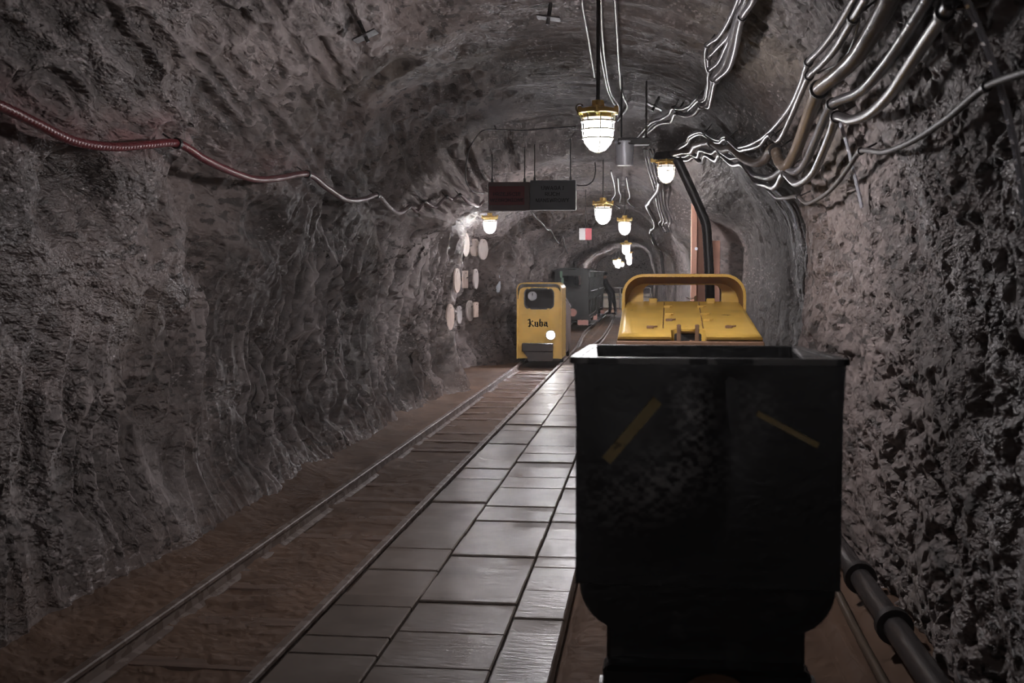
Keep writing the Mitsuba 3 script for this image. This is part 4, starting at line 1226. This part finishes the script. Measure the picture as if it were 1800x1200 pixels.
t = thing('person', 'person in dark work clothes leaning over beside the far end of the train', 'person')
P0 = np.array([at_y(1078, 544, 47.3)[0], 47.3, -.02])
J = lambda x, y, z: P0 + np.array([x, y, z])
foot_l, foot_r = J(.10, -.05, .05), J(-.14, .12, .05)
knee_l, knee_r = J(.05, -.06, .47), J(-.12, .06, .48)
hip_l, hip_r = J(-.04, -.08, .88), J(-.13, .06, .88)
chest, neck, head = J(-.33, -.02, 1.22), J(-.36, -.04, 1.42), J(-.33, -.06, 1.56)
sh_l, sh_r = J(-.30, -.19, 1.34), J(-.34, .16, 1.34)
el_l, el_r = J(-.38, -.24, 1.06), J(-.52, .18, 1.10)
ha_l, ha_r = J(-.50, -.18, .86), J(-.74, .14, 1.02)
pel = (hip_l + hip_r) / 2
body = chain([((pel, .15), (J(-.24, 0, 1.08), .15)), ((J(-.24, 0, 1.08), .15), (chest, .16)), ((chest, .15), (J(-.34, -.02, 1.34), .13)), ((sh_l, .08), (sh_r, .08)), ((chest, .15), (sh_l, .075)), ((chest, .15), (sh_r, .075)),
              ((hip_l, .105), (knee_l, .075)), ((knee_l, .072), (foot_l + [0, 0, .06], .052)), ((hip_r, .105), (knee_r, .075)), ((knee_r, .072), (foot_r + [0, 0, .06], .052)),
              ((foot_l, .048), (foot_l + [-.15, -.02, -.01], .04)), ((foot_r, .048), (foot_r + [-.15, -.02, -.01], .04)),
              ((sh_l, .062), (el_l, .05)), ((el_l, .05), (ha_l, .036)), ((sh_r, .062), (el_r, .05)), ((el_r, .05), (ha_r, .036)), ((neck - [0, 0, .08], .075), (neck, .06))])
bm = tri(body.refine_to_length(.04))
trimesh.smoothing.filter_taubin(bm, iterations=6)
obj('body', bm, CLOTH, t, smooth=True)
hd = chain([((neck, .052), (head, .06)), ((head + [0, 0, .03], .088), (head + [-.02, 0, -.05], .07)), ((head + [-.09, -.01, 0], .018), (head + [-.1, -.01, -.025], .02)), ((head + [0, -.09, 0], .02), (head + [0, -.09, .02], .018)), ((head + [0, .085, 0], .02), (head + [0, .085, .02], .018))])
obj('head', tri(hd.refine_to_length(.03)), SKIN, t, smooth=True)
obj('helmet', tri(chain([((head + [0, 0, .06], .105), (head + [.01, 0, .065], .105)), ((head + [-.13, 0, .05], .012), (head + [0, 0, .05], .09))])), CLOTH, t, smooth=True)
for hnd, d in ((ha_l, np.array([-.35, .1, -.9])), (ha_r, np.array([-.95, 0, -.2]))):
    d = d / np.linalg.norm(d)
    sd = np.array([0, 1.0, 0])
    js = [((hnd, .034), (hnd + d * .08, .038))]
    for i, ln in enumerate((.075, .085, .08, .06)):
        b = hnd + d * .09 + sd * (.024 * (i - 1.5))
        js += [((b, .010), (b + d * ln * .6, .009)), ((b + d * ln * .6, .009), (b + d * ln * .9 + [.01, 0, -.02], .008))]
    js += [((hnd + d * .03 + sd * .03, .012), (hnd + d * .08 + sd * .065, .009))]
    obj('hand', tri(chain(js)), SKIN, t, smooth=True)

# ------------------------------------------------------------------ far end of the drift
cap = np.array([prof(np.linspace(0, SMAX, 120))[0]])[0]
cy = 63.0
gx, gz = np.meshgrid(np.linspace(-3.3, 1.5, 80), np.linspace(-.3, 3.5, 60), indexing='ij')
gy = cy + .5 * (nz(gx * .9, gz * .9, 4, 71) - .5)
cc = np.array([.17, .15, .14]) * (.7 + .6 * nz(gx * 3, gz * 3, 3, 72))[..., None]
m = trimesh.Trimesh(np.stack([gx, gy, gz], -1).reshape(-1, 3), grid_faces(80, 60), process=False)
scene['wall_back'] = mikit.ply(m, ROCK, True, color=cc.reshape(-1, 3))
tag('wall_back', 'rock face closing the far end of the drift', kind='structure')
tag(obj('stone_ledge', cat(cbox(-2.6, .2, 59.5, 60.6, -.1, .35, .02), cbox(-2.6, .2, 60.2, 60.8, .3, .62, .02)), PLASTER), 'pale stone ledge across the far end behind the railing', 'ledge')
t = thing('far_railing', 'low dark railing in front of the pale ledge at the far end', 'railing')
for i in range(6):
    x = -2.3 + i * .48
    obj('post', cbox(x - .03, x + .03, 56, 56.06, -.1, .95), DARKIRON, t)
obj('top_rail', cbox(-2.4, .15, 55.99, 56.07, .93, 1.0), DARKIRON, t)
obj('mid_rail', cbox(-2.4, .15, 56.01, 56.05, .5, .55), DARKIRON, t)

# ------------------------------------------------------------------ dust haze in the lit air
if HAZE:
    scene['dust_haze_medium'] = {'type': 'homogeneous', 'albedo': 0.9, 'sigma_t': HAZE, 'phase': {'type': 'hg', 'g': 0.7}}
    scene['camera']['medium'] = {'type': 'ref', 'id': 'dust_haze_medium'}
    m = trimesh.creation.box(extents=[12, 80, 12])
    m.apply_translation([-1, 30, 1])
    k = obj('dust_haze', m, {'type': 'null'}, smooth=False, interior={'type': 'ref', 'id': 'dust_haze_medium'})
    tag(k, 'thin dust haze filling the air of the drift', 'haze', kind='stuff')
